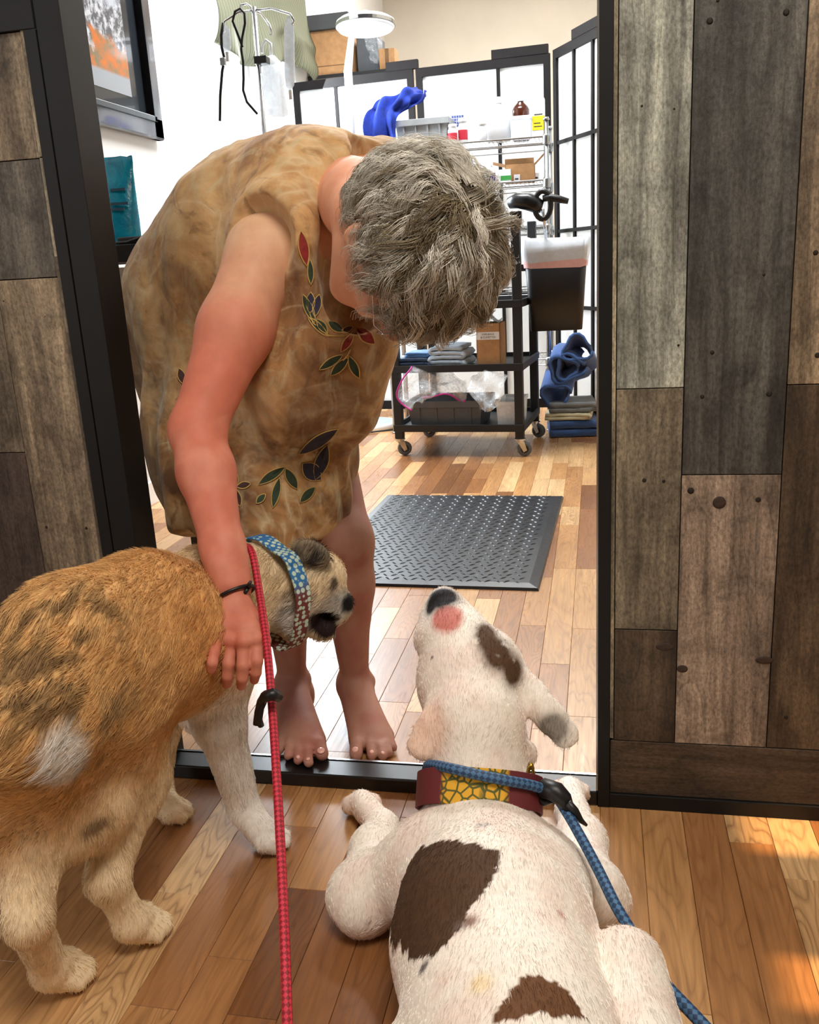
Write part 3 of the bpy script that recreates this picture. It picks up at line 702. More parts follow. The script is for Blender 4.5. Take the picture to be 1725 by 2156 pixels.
loft([rr(bw, bd, z0), rr(bw+(tw-bw)*.5, bd+(td-bd)*.5, (z0+z1)/2), rr(tw, td, z1), rr(tw-.01, td-.01, z1), rr(bw-.01, bd-.01, z0+.005)]).build('body', M['black_plastic'], wb, smooth=True)
R_ = np.random.default_rng(4); n = 20
M['liner'] = clear('bin_liner', fac=.32, rough=.25, white=(.82, .88, .95, 1)); M['pink_band'] = clear('pink_liner_band', tint=(1, .75, .75, 1), fac=.3, rough=.3, white=(.95, .55, .52, 1))
def wav(r_, amp, seed, dz=0):
    q = np.random.default_rng(seed); return [(p[0]*(1+q.uniform(-amp, amp)), p[1]*(1+q.uniform(-amp, amp)), p[2]+q.uniform(-dz, dz)) for p in r_]
ring0 = wav(rr(tw*.955+.012, td*.95+.012, z1-.09), .012, 1, .006); ring1 = wav(rr(tw*.975+.014, td*.97+.014, z1-.062), .012, 2, .008); ring2 = wav(rr(tw+.02, td+.02, z1-.02), .03, 3, .012); ring3 = wav(rr(tw+.02, td+.02, z1+.035), .04, 5, .02); ring4 = wav(rr(tw-.02, td-.02, z1+.03), .05, 6, .02); ring5 = wav(rr(tw-.06, td-.06, z1-.06), .05, 7, .02)
loft([ring0, ring1], False).build('liner_band', M['pink_band'], wb, smooth=True); loft([ring1, ring2, ring3, ring4, ring5], False).build('liner', M['liner'], wb, smooth=True)
MB().b2((-tw/2-.055, -.04, z1-.1), (-tw/2+.01, .04, z1-.07)).build('hook', M['black_plastic'], wb)
# ---- black clamp lamp folded on the cart post
cl = thing('clamp_holder', 'black clamp with a curved handle fixed on the cart post above the waste bin', 'clamp', cart_pt(.29, -.2, 1.06))
pA, pB, pC = PY(1076, 425, 4.2), PY(1135, 430, 4.2), PY(1195, 424, 4.15)
b = MB(); G = [PY(1072, 428, 4.2), PY(1090, 422, 4.19), PY(1112, 424, 4.18), PY(1130, 432, 4.18), PY(1142, 436, 4.18)]
b.tube([tuple(p) for p in G], [.024, .034, .038, .034, .026], 14).build('tray', M['black_gloss'], cl, world=True, smooth=True)
b = MB().tube([tuple(PY(*p, 4.17)) for p in ((1143, 418), (1160, 416), (1180, 420), (1197, 424))], [.014, .016, .016, .012], 10); b.build('handle', M['black_plastic'], cl, world=True, smooth=True)
c0 = PY(1143, 432, 4.17); b = MB().tube([(c0[0]+.036*math.cos(a), c0[1], c0[2]+.058*math.sin(a)) for a in np.linspace(0, 2*PI, 20, endpoint=False)], .012, 8, closed=True); b.build('ring', M['black_plastic'], cl, world=True, smooth=True)
b = MB().tube([tuple(PY(1143, 440, 4.16)), tuple(PY(1147, 470, 4.17)), tuple(PY(1150, 500, 4.3))], .007, 8); b.build('stem', M['chrome'], cl, world=True, smooth=True)
b = MB(); b.box(cart_pt(.29, -.2, 1.07), (.05, .05, .04)); b.build('bracket', M['black_plastic'], cl, world=True)
# ---- towels heaped on the floor at the right
def heap(name, ctrl, mat, label, wr, seed, th=.012, freq=10): return tag(MB().grid(cloth_sheet(ctrl, 34, 34, wr, seed, freq)).build(name, mat, smooth=True, solid=th), label, 'towel')
hx, hy = -.135, 4.72
folded_towel('folded_towel', (hx+.005, hy, 0.0), .24, .27, .085, 2, M['denim_towel'], 'blue towel folded flat on the floor under the heap', .1, seed=5)
folded_towel('folded_towel', (hx-.01, hy-.01, .087), .22, .25, .035, 2, M['cream_towel'], 'cream towel lying between the blue towels on the floor', -.05, seed=6)
folded_towel('folded_towel', (hx, hy, .124), .23, .25, .05, 2, M['grey_towel'], 'grey towel squeezed beneath the topmost blue bundle', .1, seed=7)
t = thing('bundled_towel', 'big blue towel rolled in loose folds on top of the towel heap', 'towel', (hx, hy, .176))
for j in range(4):
    ys = np.linspace(-.11, .11, 10); G = []
    for a in np.linspace(0.2, 2*PI-.2, 20):
        rr_ = .062+.012*math.sin(3*a+j)
        G.append([(-.06+.036*j+rr_*1.1*math.cos(a)+.1*yy, yy, .07+.062*(j % 2)+.03*j+rr_*math.sin(a)+.05*math.sin(yy*9+j)) for yy in ys])
    MB().grid(np.array(G)).build('fold', M['denim_towel'], t, smooth=True, solid=.014)
# ---- magnifier lamp
lp = thing('magnifier_lamp', 'white magnifier floor lamp with a round head and disc base', 'lamp', (-1.27, 4.98, 0))
lh = PY(770, 55, 4.95)
MB().lathe([(.145, 0), (.15, .006), (.15, .024), (.14, .034), (.05, .04), (.03, .05), (.014, .06)], (-1.27, 4.98, 0), 36).build('base', M['white_plastic'], lp, world=True, smooth=True)
MB().lathe([(.12, .0345), (.12, .0365), (.06, .0415), (.06, .0385)], (-1.27, 4.98, .0006), 36).build('base_pad', plain('aqua_pad', srgb(150, 210, 228), .5), lp, world=True)
MB().tube([(-1.27, 4.98, .05), (-1.27, 4.98, 1.5)], .014, 12).build('pole', M['white_plastic'], lp, world=True, smooth=True)
MB().tube([(-1.27, 4.98, 1.48), tuple(PY(733, 150, 4.97)), tuple(PY(740, 80, 4.96))], [.018, .022, .016], 10).build('arm', M['white_plastic'], lp, world=True, smooth=True)
ax = Vector((0, .06, 1)); MB().lathe([(.06, .035), (.13, .032), (.148, .02), (.15, .012)], lh, 40, axis=ax).build('head', M['white_plastic'], lp, world=True, smooth=True)
MB().lathe([(.151, -.004), (.152, .012)], lh, 40, axis=ax).build('band', M['chrome'], lp, world=True); MB().lathe([(.09, -.022), (.138, -.018), (.149, -.005)], lh, 40, axis=ax).build('ring_light', M['white_plastic'], lp, world=True, smooth=True)
MB().lathe([(.02, .0), (.022, .02), (.01, .03)], (lh[0]+.015, lh[1]-.05, lh[2]+.03), 14).build('knob', M['white_plastic'], lp, world=True, smooth=True)
# ---- boxes on the tall shelf behind the screen
ts = thing('tall_shelf', 'tall dark shelf with cardboard boxes showing above the screen', 'shelf', (-1.5, 6.15, 0))
bz = float(PY(700, 150, 6.0)[2])
for z in (.02, .7, 1.4, bz-.02): MB().b2((-1.78, 5.98, z-.02), (-1.2, 6.35, z)).build('board', M['black_plastic'], ts, world=True)
tz = float(PY(700, 62, 6.0)[2])
MB().b2((-1.79, 5.97, tz), (-1.5, 6.36, tz+.085)).build('lid', plain('grey_lid', srgb(70, 72, 74), .6), ts, world=True, bevel=.004)
for x in (-1.78, -1.2):
    for y in (5.98, 6.33): MB().b2((x-.01, y, 0), (x+.01, y+.02, bz-.02)).build('post', M['black_plastic'], ts, world=True)
t = thing('cardboard_box', 'brown cardboard box under a dark lid above the screen', 'box', (-1.64, 6.16, bz-.02)); MB().b2((-.13, -.16, 0), (.13, .16, tz-bz+.019)).build('body', M['cardboard'], t, bevel=.002); MB().b2((-.131, -.1612, .05), (.131, -.1603, .056)).build('seam', M['cardboard_dark'], t)
t = thing('small_carton', 'small brown carton beside the plastic-wrapped box on the tall shelf', 'box', (-1.29, 6.12, bz-.02)); MB().b2((-.05, -.06, 0), (.05, .06, .13)).build('body', M['cardboard'], t, bevel=.002); MB().b2((-.012, -.0612, 0), (.012, -.0602, .13)).build('tape', M['cardboard_dark'], t)
t = thing('wrapped_box', 'dark box in crumpled clear plastic on the tall shelf', 'box', (-1.42, 6.2, bz-.02)); MB().b2((-.07, -.1, 0), (.07, .1, .22)).build('body', plain('slate_box', srgb(80, 86, 92), .5), t, bevel=.002)
MB().grid(cloth_sheet([[(-.02, -.115, .24), (.06, -.115, .25), (.09, -.1, .2)], [(0, -.12, .14), (.06, -.12, .14), (.1, -.1, .12)], [(.02, -.12, .06), (.06, -.125, .05), (.1, -.1, .04)]], 16, 16, .02, 9)).build('wrap', M['clear'], t, smooth=True)

# ---- left side: framed picture, side table, pouch
k = NT('mountain_print'); co = k.obj(); sp = k.n('ShaderNodeSeparateXYZ'); k.l(co, sp.inputs[0])
zz = sp.outputs[2]; ridge = k.noise(co, 7, 6, .6); hz = k.math('ADD', zz, k.math('MULTIPLY', k.math('SUBTRACT', ridge, .5), .3))
rock = k.mix(k.ramp(k.noise(co, 30, 6, .7), [(.45, (0, 0, 0)), (.6, (1, 1, 1))]), srgb(88, 90, 96), srgb(190, 194, 200))
fall = k.mix(k.ramp(k.noise(co, 22, 5, .7), [(.4, (0, 0, 0)), (.6, (1, 1, 1))]), srgb(196, 110, 50), srgb(120, 112, 90))
c = k.mix(k.ramp(k.math('ADD', hz, .06), [(.0, (0, 0, 0)), (.03, (1, 1, 1))]), fall, rock); c = k.mix(k.ramp(k.math('SUBTRACT', hz, .1), [(0, (0, 0, 0)), (.05, (1, 1, 1))]), c, srgb(176, 182, 192))
c = k.mix(k.ramp(k.math('SUBTRACT', -0.13, zz) if False else k.math('MULTIPLY', zz, -1), [(.15, (0, 0, 0)), (.16, (1, 1, 1))]), c, srgb(150, 158, 166))
k.l(c, k.b.inputs['Base Color']); k.b.inputs['Roughness'].default_value = .1; k.b.inputs['Coat Weight'].default_value = .6
M['print'] = k.m
fx = LX+.002; pb = PX(345, 297, LX+.03); fy1, fz0 = float(pb[1]), float(pb[2]); fy0, fz1 = fy1-1.0, fz0+.72
fr = thing('framed_picture', 'mountain photograph in a dark wooden frame on the white wall', 'picture', (LX, (fy0+fy1)/2, fz0))
fwid = .085
for lo, hi in (((fx, fy0, fz0), (fx+.035, fy1, fz0+fwid)), ((fx, fy0, fz1-fwid), (fx+.035, fy1, fz1)), ((fx, fy0, fz0), (fx+.035, fy0+fwid, fz1)), ((fx, fy1-fwid, fz0), (fx+.035, fy1, fz1))):
    MB().b2(lo, hi).build('frame_side', M['walnut'] if 'walnut' in M else M.setdefault('walnut', plain('walnut_frame', srgb(44, 34, 38), .3, var=.25, coat=.5)), fr, world=True, bevel=.008)
for lo, hi in (((fx, fy0+fwid*.75, fz0+fwid*.75), (fx+.042, fy1-fwid*.75, fz0+fwid)), ((fx, fy1-fwid, fz0+fwid*.75), (fx+.042, fy1-fwid*.75, fz1-fwid*.75))): MB().b2(lo, hi).build('inner_lip', M['black_gloss'], fr, world=True, bevel=.002)
MB().b2((fx, fy0+fwid, fz0+fwid), (fx+.008, fy1-fwid, fz1-fwid)).build('mat_board', plain('black_mat', srgb(40, 46, 52), .15, coat=.6), fr, world=True)
o = MB().b2((-.001, -.36, -.22), (.001, .3, .3)).build('print', M['print']); o.location = (fx+.0095, (fy0+fy1)/2, (fz0+fz1)/2); put(o, fr, True)
tb = thing('side_table', 'dark narrow table with diagonal braces against the white wall', 'table', (-1.52, 2.76, 0))
tzp = float(PY(290, 518, 2.75)[2])
MB().b2((-1.78, 2.55, tzp-.05), (-1.22, 2.97, tzp)).build('top', M['dark_wood'], tb, world=True, bevel=.003)
for x in (-1.76, -1.26):
    for y in (2.58, 2.93): MB().b2((x-.015, y-.015, 0), (x+.015, y+.015, tzp-.05)).build('leg', M['black_plastic'], tb, world=True)
for y in (2.58, 2.93): MB().tube([(-1.74, y, .55), (-1.28, y, tzp-.06)], .011, 8).build('brace', M['black_plastic'], tb, world=True)
for x in (-1.76, -1.26): MB().b2((x-.02, 2.55, .0), (x+.02, 2.97, .03)).build('foot', M['black_plastic'], tb, world=True)
MB().b2((-1.77, 2.92, tzp-.2), (-1.25, 2.935, tzp-.06)).build('apron', M['white_plastic'], tb, world=True)
# teal pouch
pz = tzp; pc = PY(238, 500, 2.72); ph = float(PY(245, 332, 2.72)[2])-pz
k = NT('teal_film'); n1 = k.noise(k.obj(), 18, 4, .6, .6); k.l(k.ramp(n1, [(.3, srgb(0, 108, 138)), (.7, srgb(18, 150, 178))]), k.b.inputs['Base Color']); k.b.inputs['Roughness'].default_value = .25; k.bump(n1, .35, .01); M['teal'] = k.m
t = thing('teal_pouch', 'teal stand-up pouch standing on the dark side table', 'pouch', (float(pc[0]), 2.72, pz))
rings = []
for f, w, d in ((0, .18, .09), (.04, .19, .1), (.3, .195, .09), (.6, .195, .06), (.85, .195, .025), (.93, .2, .008), (1, .2, .006)):
    rings.append([(w/2*math.cos(a)*(1 if abs(math.cos(a)) < .95 else 1), d/2*math.sin(a), ph*f+.004*math.sin(5*a)*(f > .9)) for a in np.linspace(0, 2*PI, 28, endpoint=False)])
b = loft(rings); b.f.append(tuple(6*28+k_ for k_ in range(28))); b.build('body', M['teal'], t, smooth=True)
for z_, w_ in ((.62, .05), (.46, .06), (.4, .045)): MB().b2((.03, -.047 if z_ < .5 else -.034, ph*z_), (.03+w_, -.044 if z_ < .5 else -.03, ph*z_+.008)).build('print_line', plain('dark_teal_print', srgb(10, 60, 84), .4), t)
t = thing('power_brick', 'flat black charger with a cable on the edge of the side table', 'charger', (-1.3, 2.62, pz)); MB().b2((-.1, -.04, 0), (.06, .05, .022)).build('body', M['black_plastic'], t, bevel=.004)
MB().tube([(.06, 0, .012), (.075, -.03, .03), (.03, -.05, .028), (-.06, -.055, .006), (-.1, -.06, .006)], .004, 6).build('cable', M['black_plastic'], t, smooth=True)
# ---- window valance
k = NT('striped_valance'); sp = k.n('ShaderNodeSeparateXYZ'); k.l(k.obj(), sp.inputs[0])
st = k.math('FRACT', k.math('MULTIPLY', sp.outputs[1], 26.0)); c = k.ramp(st, [(0, srgb(78, 84, 66)), (.3, srgb(120, 122, 100)), (.5, srgb(90, 96, 76)), (.75, srgb(132, 132, 108)), (1, srgb(80, 86, 68))])
k.l(c, k.b.inputs['Base Color']); k.b.inputs['Roughness'].default_value = .9; M['valance'] = k.m
ctrlv = []; 
for i, y in enumerate(np.linspace(4.35, 5.94, 9)):
    zb = 1.93+.1*(i/8)-.05*math.sin(i*.8)
    ctrlv.append([(LX+.06+.03*math.sin(i*1.9), y, zb), (LX+.09+.02*math.sin(i*2.3), y, zb+.12), (LX+.07, y, 2.25), (LX+.04, y, 2.5)])
tag(MB().grid(cloth_sheet(ctrlv, 50, 20, .012, 12, 16)).build('window_valance', M['valance'], smooth=True, solid=.003), 'grey-green striped fabric valance hanging over the bright window', 'valance')
# ---- infusion stand
iv = thing('infusion_stand', 'chrome infusion stand with four hooks in front of the bright window', 'stand', (-1.13, 3.2, 0))
top = PY(535, 22, 3.2); MB().tube([(top[0]-.01, 3.2, .04), (top[0], 3.2, top[2]+.01)], .008, 12).build('pole', M['chrome'], iv, world=True, smooth=True)
for a in range(5):
    g = 2*PI*a/5; MB().tube([(top[0]-.01, 3.2, .07), (top[0]-.01+.2*math.cos(g), 3.2+.2*math.sin(g), .035)], .009, 8).build('foot', M['chrome'], iv, world=True)
    MB().lathe([(.016, -.01), (.02, 0), (.016, .01)], (top[0]-.01+.2*math.cos(g), 3.2+.2*math.sin(g), .02), 12, axis=(0, 1, 0)).build('wheel', M['rubber'], iv, world=True)
hk = []
for (px, py) in ((473, 45), (508, 10), (612, 30), (567, 52)):
    e = PY(px, py, 3.2+(.06 if px in (508, 567) else -.04)); e = Vector(e); tp = Vector(top)
    pts = [tp, tp*.5+e*.5+Vector((0, 0, .012)), e, e+(e-tp).normalized()*.012-Vector((0, 0, .02)), e+(e-tp).normalized()*.002-Vector((0, 0, .03))]
    MB().tube(pts, .0035, 8).build('hook', M['chrome'], iv, world=True, smooth=True); hk.append(e)
cp = PY(549, 127, 3.19); MB().b2((cp[0]-.02, 3.175, cp[2]-.012), (cp[0]+.025, 3.215, cp[2]+.012)).build('clamp', plain('grey_clamp', srgb(70, 72, 74), .4, .6), iv, world=True, bevel=.003)
t = thing('rubber_tubing', 'black rubber tubing looped over the middle hook of the infusion stand', 'tubing', tuple(PY(512, 45, 3.17)))
MB().tube([tuple(PY(x, y, 3.17)) for x, y in ((511, 100), (500, 70), (490, 45), (495, 24), (506, 18), (515, 28), (516, 50), (510, 80), (508, 104), (512, 130), (513, 165), (512, 190), (520, 215), (542, 240))], .0042, 8).build('tube', M['black_plastic'], t, smooth=True, world=True)
t = thing('rubber_strap', 'long black rubber strap with a metal slide hanging from the left hook', 'strap', tuple(PY(467, 60, 3.14)))
MB().tube([tuple(PY(x, y, 3.14)) for x, y in ((470, 48), (466, 75), (467, 100), (473, 125), (468, 150), (464, 200), (463, 255))], .005, 8).build('strap', M['black_plastic'], t, smooth=True, world=True)
q = PY(470, 130, 3.13); MB().b2((q[0]-.009, 3.122, q[2]-.012), (q[0]+.009, 3.136, q[2]+.012)).build('slide', M['zinc'], t, world=True, bevel=.002)
def ivbag(px, y0, y1, w, Y, label, mat):
    a, bpt = PY(px, y0, Y), PY(px+3, y1, Y); t = thing('infusion_bag', label, 'bag', tuple(a)); h = a[2]-bpt[2]; rings = []
    for f, ww, d in ((0, .25, .01), (.06, .5, .02), (.15, .95, .5), (.4, 1, 1), (.8, 1, 1), (.94, .8, .6), (1, .2, .1)):
        rings.append([(a[0]+(bpt[0]-a[0])*f+w/2*ww*math.cos(g), Y+w*.25*d*math.sin(g)+.0005, a[2]-h*f) for g in np.linspace(0, 2*PI, 18, endpoint=False)])
    loft(rings).build('body', mat, t, smooth=True, world=True)
    MB().tube([tuple(bpt), (bpt[0], Y, bpt[2]-.03)], .006, 8).build('port', M['white_plastic'], t, world=True); return t
ivbag(608, 34, 190, .036, 3.16, 'long clear infusion bag hanging from the right hook', M['milky'])
ivbag(475, 54, 110, .03, 3.18, 'short clear bag hanging beside the black strap', M['milky'])
t = thing('plastic_canister', 'white plastic canister with a loop handle hung behind the infusion pole', 'canister', tuple(PY(575, 150, 3.3))); a = PY(572, 118, 3.3)
MB().lathe([(.03, -.2), (.042, -.19), (.042, -.06), (.03, -.02), (.012, 0)], a, 20).build('body', M['milky'], t, smooth=True, world=True)
MB().tube([tuple(PY(x, y, 3.3)) for x, y in ((552, 112), (553, 95), (560, 84), (570, 92), (572, 116))], .005, 8).build('handle', M['white_plastic'], t, smooth=True, world=True)
# ---- anti-fatigue mat
mA, mB_, mC = PZ(1135, 1245, .0), PZ(1187, 1048, .0), PZ(820, 1045, .0)
ang = math.atan2(mB_[0]-mA[0], mB_[1]-mA[1]); L = math.hypot(mB_[0]-mA[0], mB_[1]-mA[1]); Wm = .70
mt = thing('floor_mat', 'black rubber floor mat with raised diamond tread on the far floor', 'mat', (float(mA[0]), float(mA[1]), 0), -ang)
k = NT('mat_rubber'); n1 = k.noise(k.obj(), 60, 3); k.l(k.ramp(n1, [(.3, srgb(14, 17, 22)), (.7, srgb(22, 26, 32))]), k.b.inputs['Base Color']); k.l(k.ramp(n1, [(.3, (.32,)*3), (.7, (.42,)*3)]), k.b.inputs['Roughness']); M['mat'] = k.m
rings = [[(-Wm, 0, 0), (0, 0, 0), (0, L, 0), (-Wm, L, 0)], [(-Wm+.004, .004, .008), (-.004, .004, .008), (-.004, L-.004, .008), (-Wm+.004, L-.004, .008)], [(-Wm+.03, .03, .0135), (-.03, .03, .0135), (-.03, L-.03, .0135), (-Wm+.03, L-.03, .0135)]]
b = loft(rings); b.f.append((8, 9, 10, 11)); b.build('pad', M['mat'], mt)
tr = MB(); nx, ny = 23, 36
for i in range(nx):
    for j in range(ny):
        cx = -Wm+.04+(Wm-.08)*(i+(0.5 if j % 2 else 0))/(nx); cy = .035+(L-.07)*j/(ny-1); a = PI/4 if (i+j) % 2 else -PI/4
        ca, sa = math.cos(a), math.sin(a); l_, w_ = .0135, .0042
        pts = [(-l_, 0, 0), (0, -w_, 0), (l_, 0, 0), (0, w_, 0), (-l_*.35, 0, .0028), (l_*.35, 0, .0028)]
        tr.add([(cx+x*ca-y*sa, cy+x*sa+y*ca, .0133+z) for x, y, z in pts], [(0, 1, 4), (1, 5, 4), (1, 2, 5), (2, 3, 5), (3, 4, 5), (3, 0, 4)])
o = tr.build('tread', M['mat'], mt); o['kind'] = 'stuff'
# ---- power strip by the lamp
t = thing('power_strip', 'white plug block with a black cord on the floor by the lamp base', 'power strip', (float(PZ(748, 915)[0]), float(PZ(748, 915)[1]), 0))
MB().b2((-.06, -.02, 0), (.03, .02, .03)).build('body', M['white_plastic'], t, bevel=.004); MB().b2((.0, -.024, .03), (.03, .0, .05)).build('plug', M['white_plastic'], t, bevel=.003)
MB().tube([(.03, 0, .012), (.08, .02, .008), (.16, .06, .008), (.2, .1, .006), (.24, .2, .006)], .005, 6).build('cord', M['black_plastic'], t, smooth=True)

# ================================================================== soft bodies: distance fields turned into one continuous skin
class Field:
    def __init__(s, lo, hi, h):
        s.lo = np.array(lo, float); s.h = h; s.n = np.ceil((np.array(hi)-s.lo)/h).astype(int)+1
        s.F = np.full(tuple(s.n), 0.5, np.float32)
    def _win(s, lo, hi):
        a = np.clip(np.floor((np.array(lo)-s.lo)/s.h).astype(int), 0, s.n); b = np.clip(np.ceil((np.array(hi)-s.lo)/s.h).astype(int)+1, 0, s.n)
        if np.any(b <= a): return None, None
        sl = tuple(slice(i, j) for i, j in zip(a, b))
        ax = [(np.arange(i, j)*s.h+o).astype(np.float32) for i, j, o in zip(a, b, s.lo)]
        return sl, (ax[0][:, None, None], ax[1][None, :, None], ax[2][None, None, :])
    def _op(s, sl, d, k, sub):
        A = s.F[sl]
        if sub:
            d = -d; hh = np.maximum(k-np.abs(A-d), 0)/k; s.F[sl] = np.maximum(A, d)+hh*hh*k*0.25
        else:
            hh = np.maximum(k-np.abs(A-d), 0)/k; s.F[sl] = np.minimum(A, d)-hh*hh*k*0.25
    def cone(s, a, b, ra, rb, k=0.02, sub=False):
        a = np.array(a, float); b = np.array(b, float); R = max(ra, rb)+k+4*s.h
        sl, X = s._win(np.minimum(a, b)-R, np.maximum(a, b)+R)
        if sl is None: return s
        ab = b-a; L2 = float(ab @ ab)+1e-12
        t = np.clip(((X[0]-a[0])*ab[0]+(X[1]-a[1])*ab[1]+(X[2]-a[2])*ab[2])/L2, 0, 1)
        d = np.sqrt((X[0]-a[0]-t*ab[0])**2+(X[1]-a[1]-t*ab[1])**2+(X[2]-a[2]-t*ab[2])**2)-(ra+(rb-ra)*t)
        s._op(sl, d.astype(np.float32), k, sub); return s
    def chain(s, pts, rs, k=0.02):
        for i in range(len(pts)-1): s.cone(pts[i], pts[i+1], rs[i], rs[i+1], k)
        return s
    def ell(s, c, r, axes=None, k=0.02, sub=False):
        """axes: three unit vectors (rows) for the three radii"""
        c = np.array(c, float); r = np.array(r, float); R = float(max(r))+k+4*s.h
        sl, X = s._win(c-R, c+R)
        if sl is None: return s
        A = np.eye(3) if axes is None else np.array(axes, float)
        D = [X[i]-c[i] for i in range(3)]
        q = [A[i][0]*D[0]+A[i][1]*D[1]+A[i][2]*D[2] for i in range(3)]
        k0 = np.sqrt(sum((q[i]/r[i])**2 for i in range(3))); k1 = np.sqrt(sum((q[i]/r[i]**2)**2 for i in range(3)))+1e-9
        s._op(sl, (k0*(k0-1)/k1).astype(np.float32), k, sub); return s
    def mesh(s, smooth=2):
        F = s.F; h = s.h; I = F < 0
        c = np.zeros(tuple(np.array(F.shape)-1), np.int8)
        for i in (0, 1):
            for j in (0, 1):
                for k in (0, 1): c += I[i:F.shape[0]-1+i, j:F.shape[1]-1+j, k:F.shape[2]-1+k]
        act = (c > 0) & (c < 8); ci = np.argwhere(act); idx = np.full(act.shape, -1, np.int64); idx[act] = np.arange(len(ci))
        P = np.zeros((len(ci), 3)); W = np.zeros(len(ci))
        cor = [(i, j, k) for i in (0, 1) for j in (0, 1) for k in (0, 1)]
        for a in cor:
            for ax in range(3):
                if a[ax]: continue
                b = list(a); b[ax] = 1
                fa = F[ci[:, 0]+a[0], ci[:, 1]+a[1], ci[:, 2]+a[2]].astype(float); fb = F[ci[:, 0]+b[0], ci[:, 1]+b[1], ci[:, 2]+b[2]].astype(float)
                m = (fa < 0) != (fb < 0); t = np.where(m, fa/np.where(m, fa-fb, 1), 0)
                q = np.tile(np.array(a, float), (len(ci), 1)); q[:, ax] += t
                P[m] += q[m]; W[m] += 1
        V = (ci+P/W[:, None])*h+s.lo
        quads = []
        for ax in range(3):
            sh = [slice(None)]*3; s2 = [slice(None)]*3; sh[ax] = slice(0, -1); s2[ax] = slice(1, None)
            A = I[tuple(sh)]; B = I[tuple(s2)]; e = np.argwhere(A != B); o1, o2 = [(1, 2), (2, 0), (0, 1)][ax]
            ok = (e[:, o1] > 0) & (e[:, o2] > 0) & (e[:, o1] < F.shape[o1]-1) & (e[:, o2] < F.shape[o2]-1); e = e[ok]
            fl = A[tuple(e.T)]
            def g(d1, d2):
                w = e.copy(); w[:, o1] -= d1; w[:, o2] -= d2; return idx[tuple(w.T)]
            q = np.stack([g(1, 1), g(0, 1), g(0, 0), g(1, 0)], 1); q[~fl] = q[~fl][:, ::-1]; quads.append(q)
        Q = np.concatenate(quads)
        E = np.concatenate([Q[:, [0, 1]], Q[:, [1, 2]], Q[:, [2, 3]], Q[:, [3, 0]]])
        for it in range(smooth):
            S_ = np.zeros_like(V); n = np.zeros(len(V))
            for d in range(3): S_[:, d] = np.bincount(E[:, 0], V[E[:, 1], d], len(V))+np.bincount(E[:, 1], V[E[:, 0], d], len(V))
            n = np.bincount(E[:, 0], minlength=len(V))+np.bincount(E[:, 1], minlength=len(V))
            V = V*0.5+0.5*S_/n[:, None]
        vol = np.einsum('ij,ij->i', V[Q[:, 0]]-V.mean(0), np.cross(V[Q[:, 2]]-V[Q[:, 0]], V[Q[:, 3]]-V[Q[:, 1]])).sum()
        if vol < 0: Q = Q[:, ::-1].copy()
        return V, Q

def vnoise(P, scale, seed=0):
    """smooth value noise in [0,1] at points P"""
    q = P*scale+seed*17.3; i = np.floor(q).astype(np.int64); f = q-i; f = f*f*(3-2*f)
    def hsh(a):
        n = a[:, 0]*374761393+a[:, 1]*668265263+a[:, 2]*2147483647+seed*974634777
        n = (n ^ (n >> 13))*1274126177; n = n ^ (n >> 16); return (n & 0xffff)/65535.0
    r = 0
    for dx in (0, 1):
        for dy in (0, 1):
            for dz in (0, 1):
                w = (f[:, 0] if dx else 1-f[:, 0])*(f[:, 1] if dy else 1-f[:, 1])*(f[:, 2] if dz else 1-f[:, 2])
                r = r+w*hsh(i+np.array([dx, dy, dz]))
    return r
def fbm(P, scale, seed=0, o=3): return sum(vnoise(P, scale*2**i, seed+i)/2**i for i in range(o))/sum(1/2**i for i in range(o))
def vnormals(V, Q):
    n = np.cross(V[Q[:, 2]]-V[Q[:, 0]], V[Q[:, 3]]-V[Q[:, 1]]); N = np.zeros_like(V)
    for c in range(4):
        for d in range(3): N[:, d] += np.bincount(Q[:, c], n[:, d], len(V))
    return N/(np.linalg.norm(N, axis=1, keepdims=True)+1e-12)
def soft_obj(name, V, Q, mat, col=None, parent=None):
    me = bpy.data.meshes.new(name)
    me.vertices.add(len(V)); me.vertices.foreach_set('co', V.astype(np.float32).ravel())
    k = Q.shape[1]; me.loops.add(len(Q)*k); me.loops.foreach_set('vertex_index', Q.astype(np.int32).ravel())
    me.polygons.add(len(Q)); me.polygons.foreach_set('loop_start', np.arange(0, len(Q)*k, k, dtype=np.int32))
    me.polygons.foreach_set('use_smooth', np.ones(len(Q), bool)); me.update(calc_edges=True)
    if col is not None:
        at = me.color_attributes.new('Col', 'FLOAT_COLOR', 'POINT'); c4 = np.ones((len(V), 4), np.float32); c4[:, :3] = col; at.data.foreach_set('color', c4.ravel())
    me.materials.append(mat)
    o = bpy.data.objects.new(name, me); COL.objects.link(o)
    if parent is not None: put(o, parent, True)
    return o
def L3(r, g, b): return np.array(srgb(r, g, b)[:3])
def blend(A, B, w): return A*(1-w[:, None])+B*w[:, None]
def sstep(a, b, x): t = np.clip((x-a)/(b-a), 0, 1); return t*t*(3-2*t)

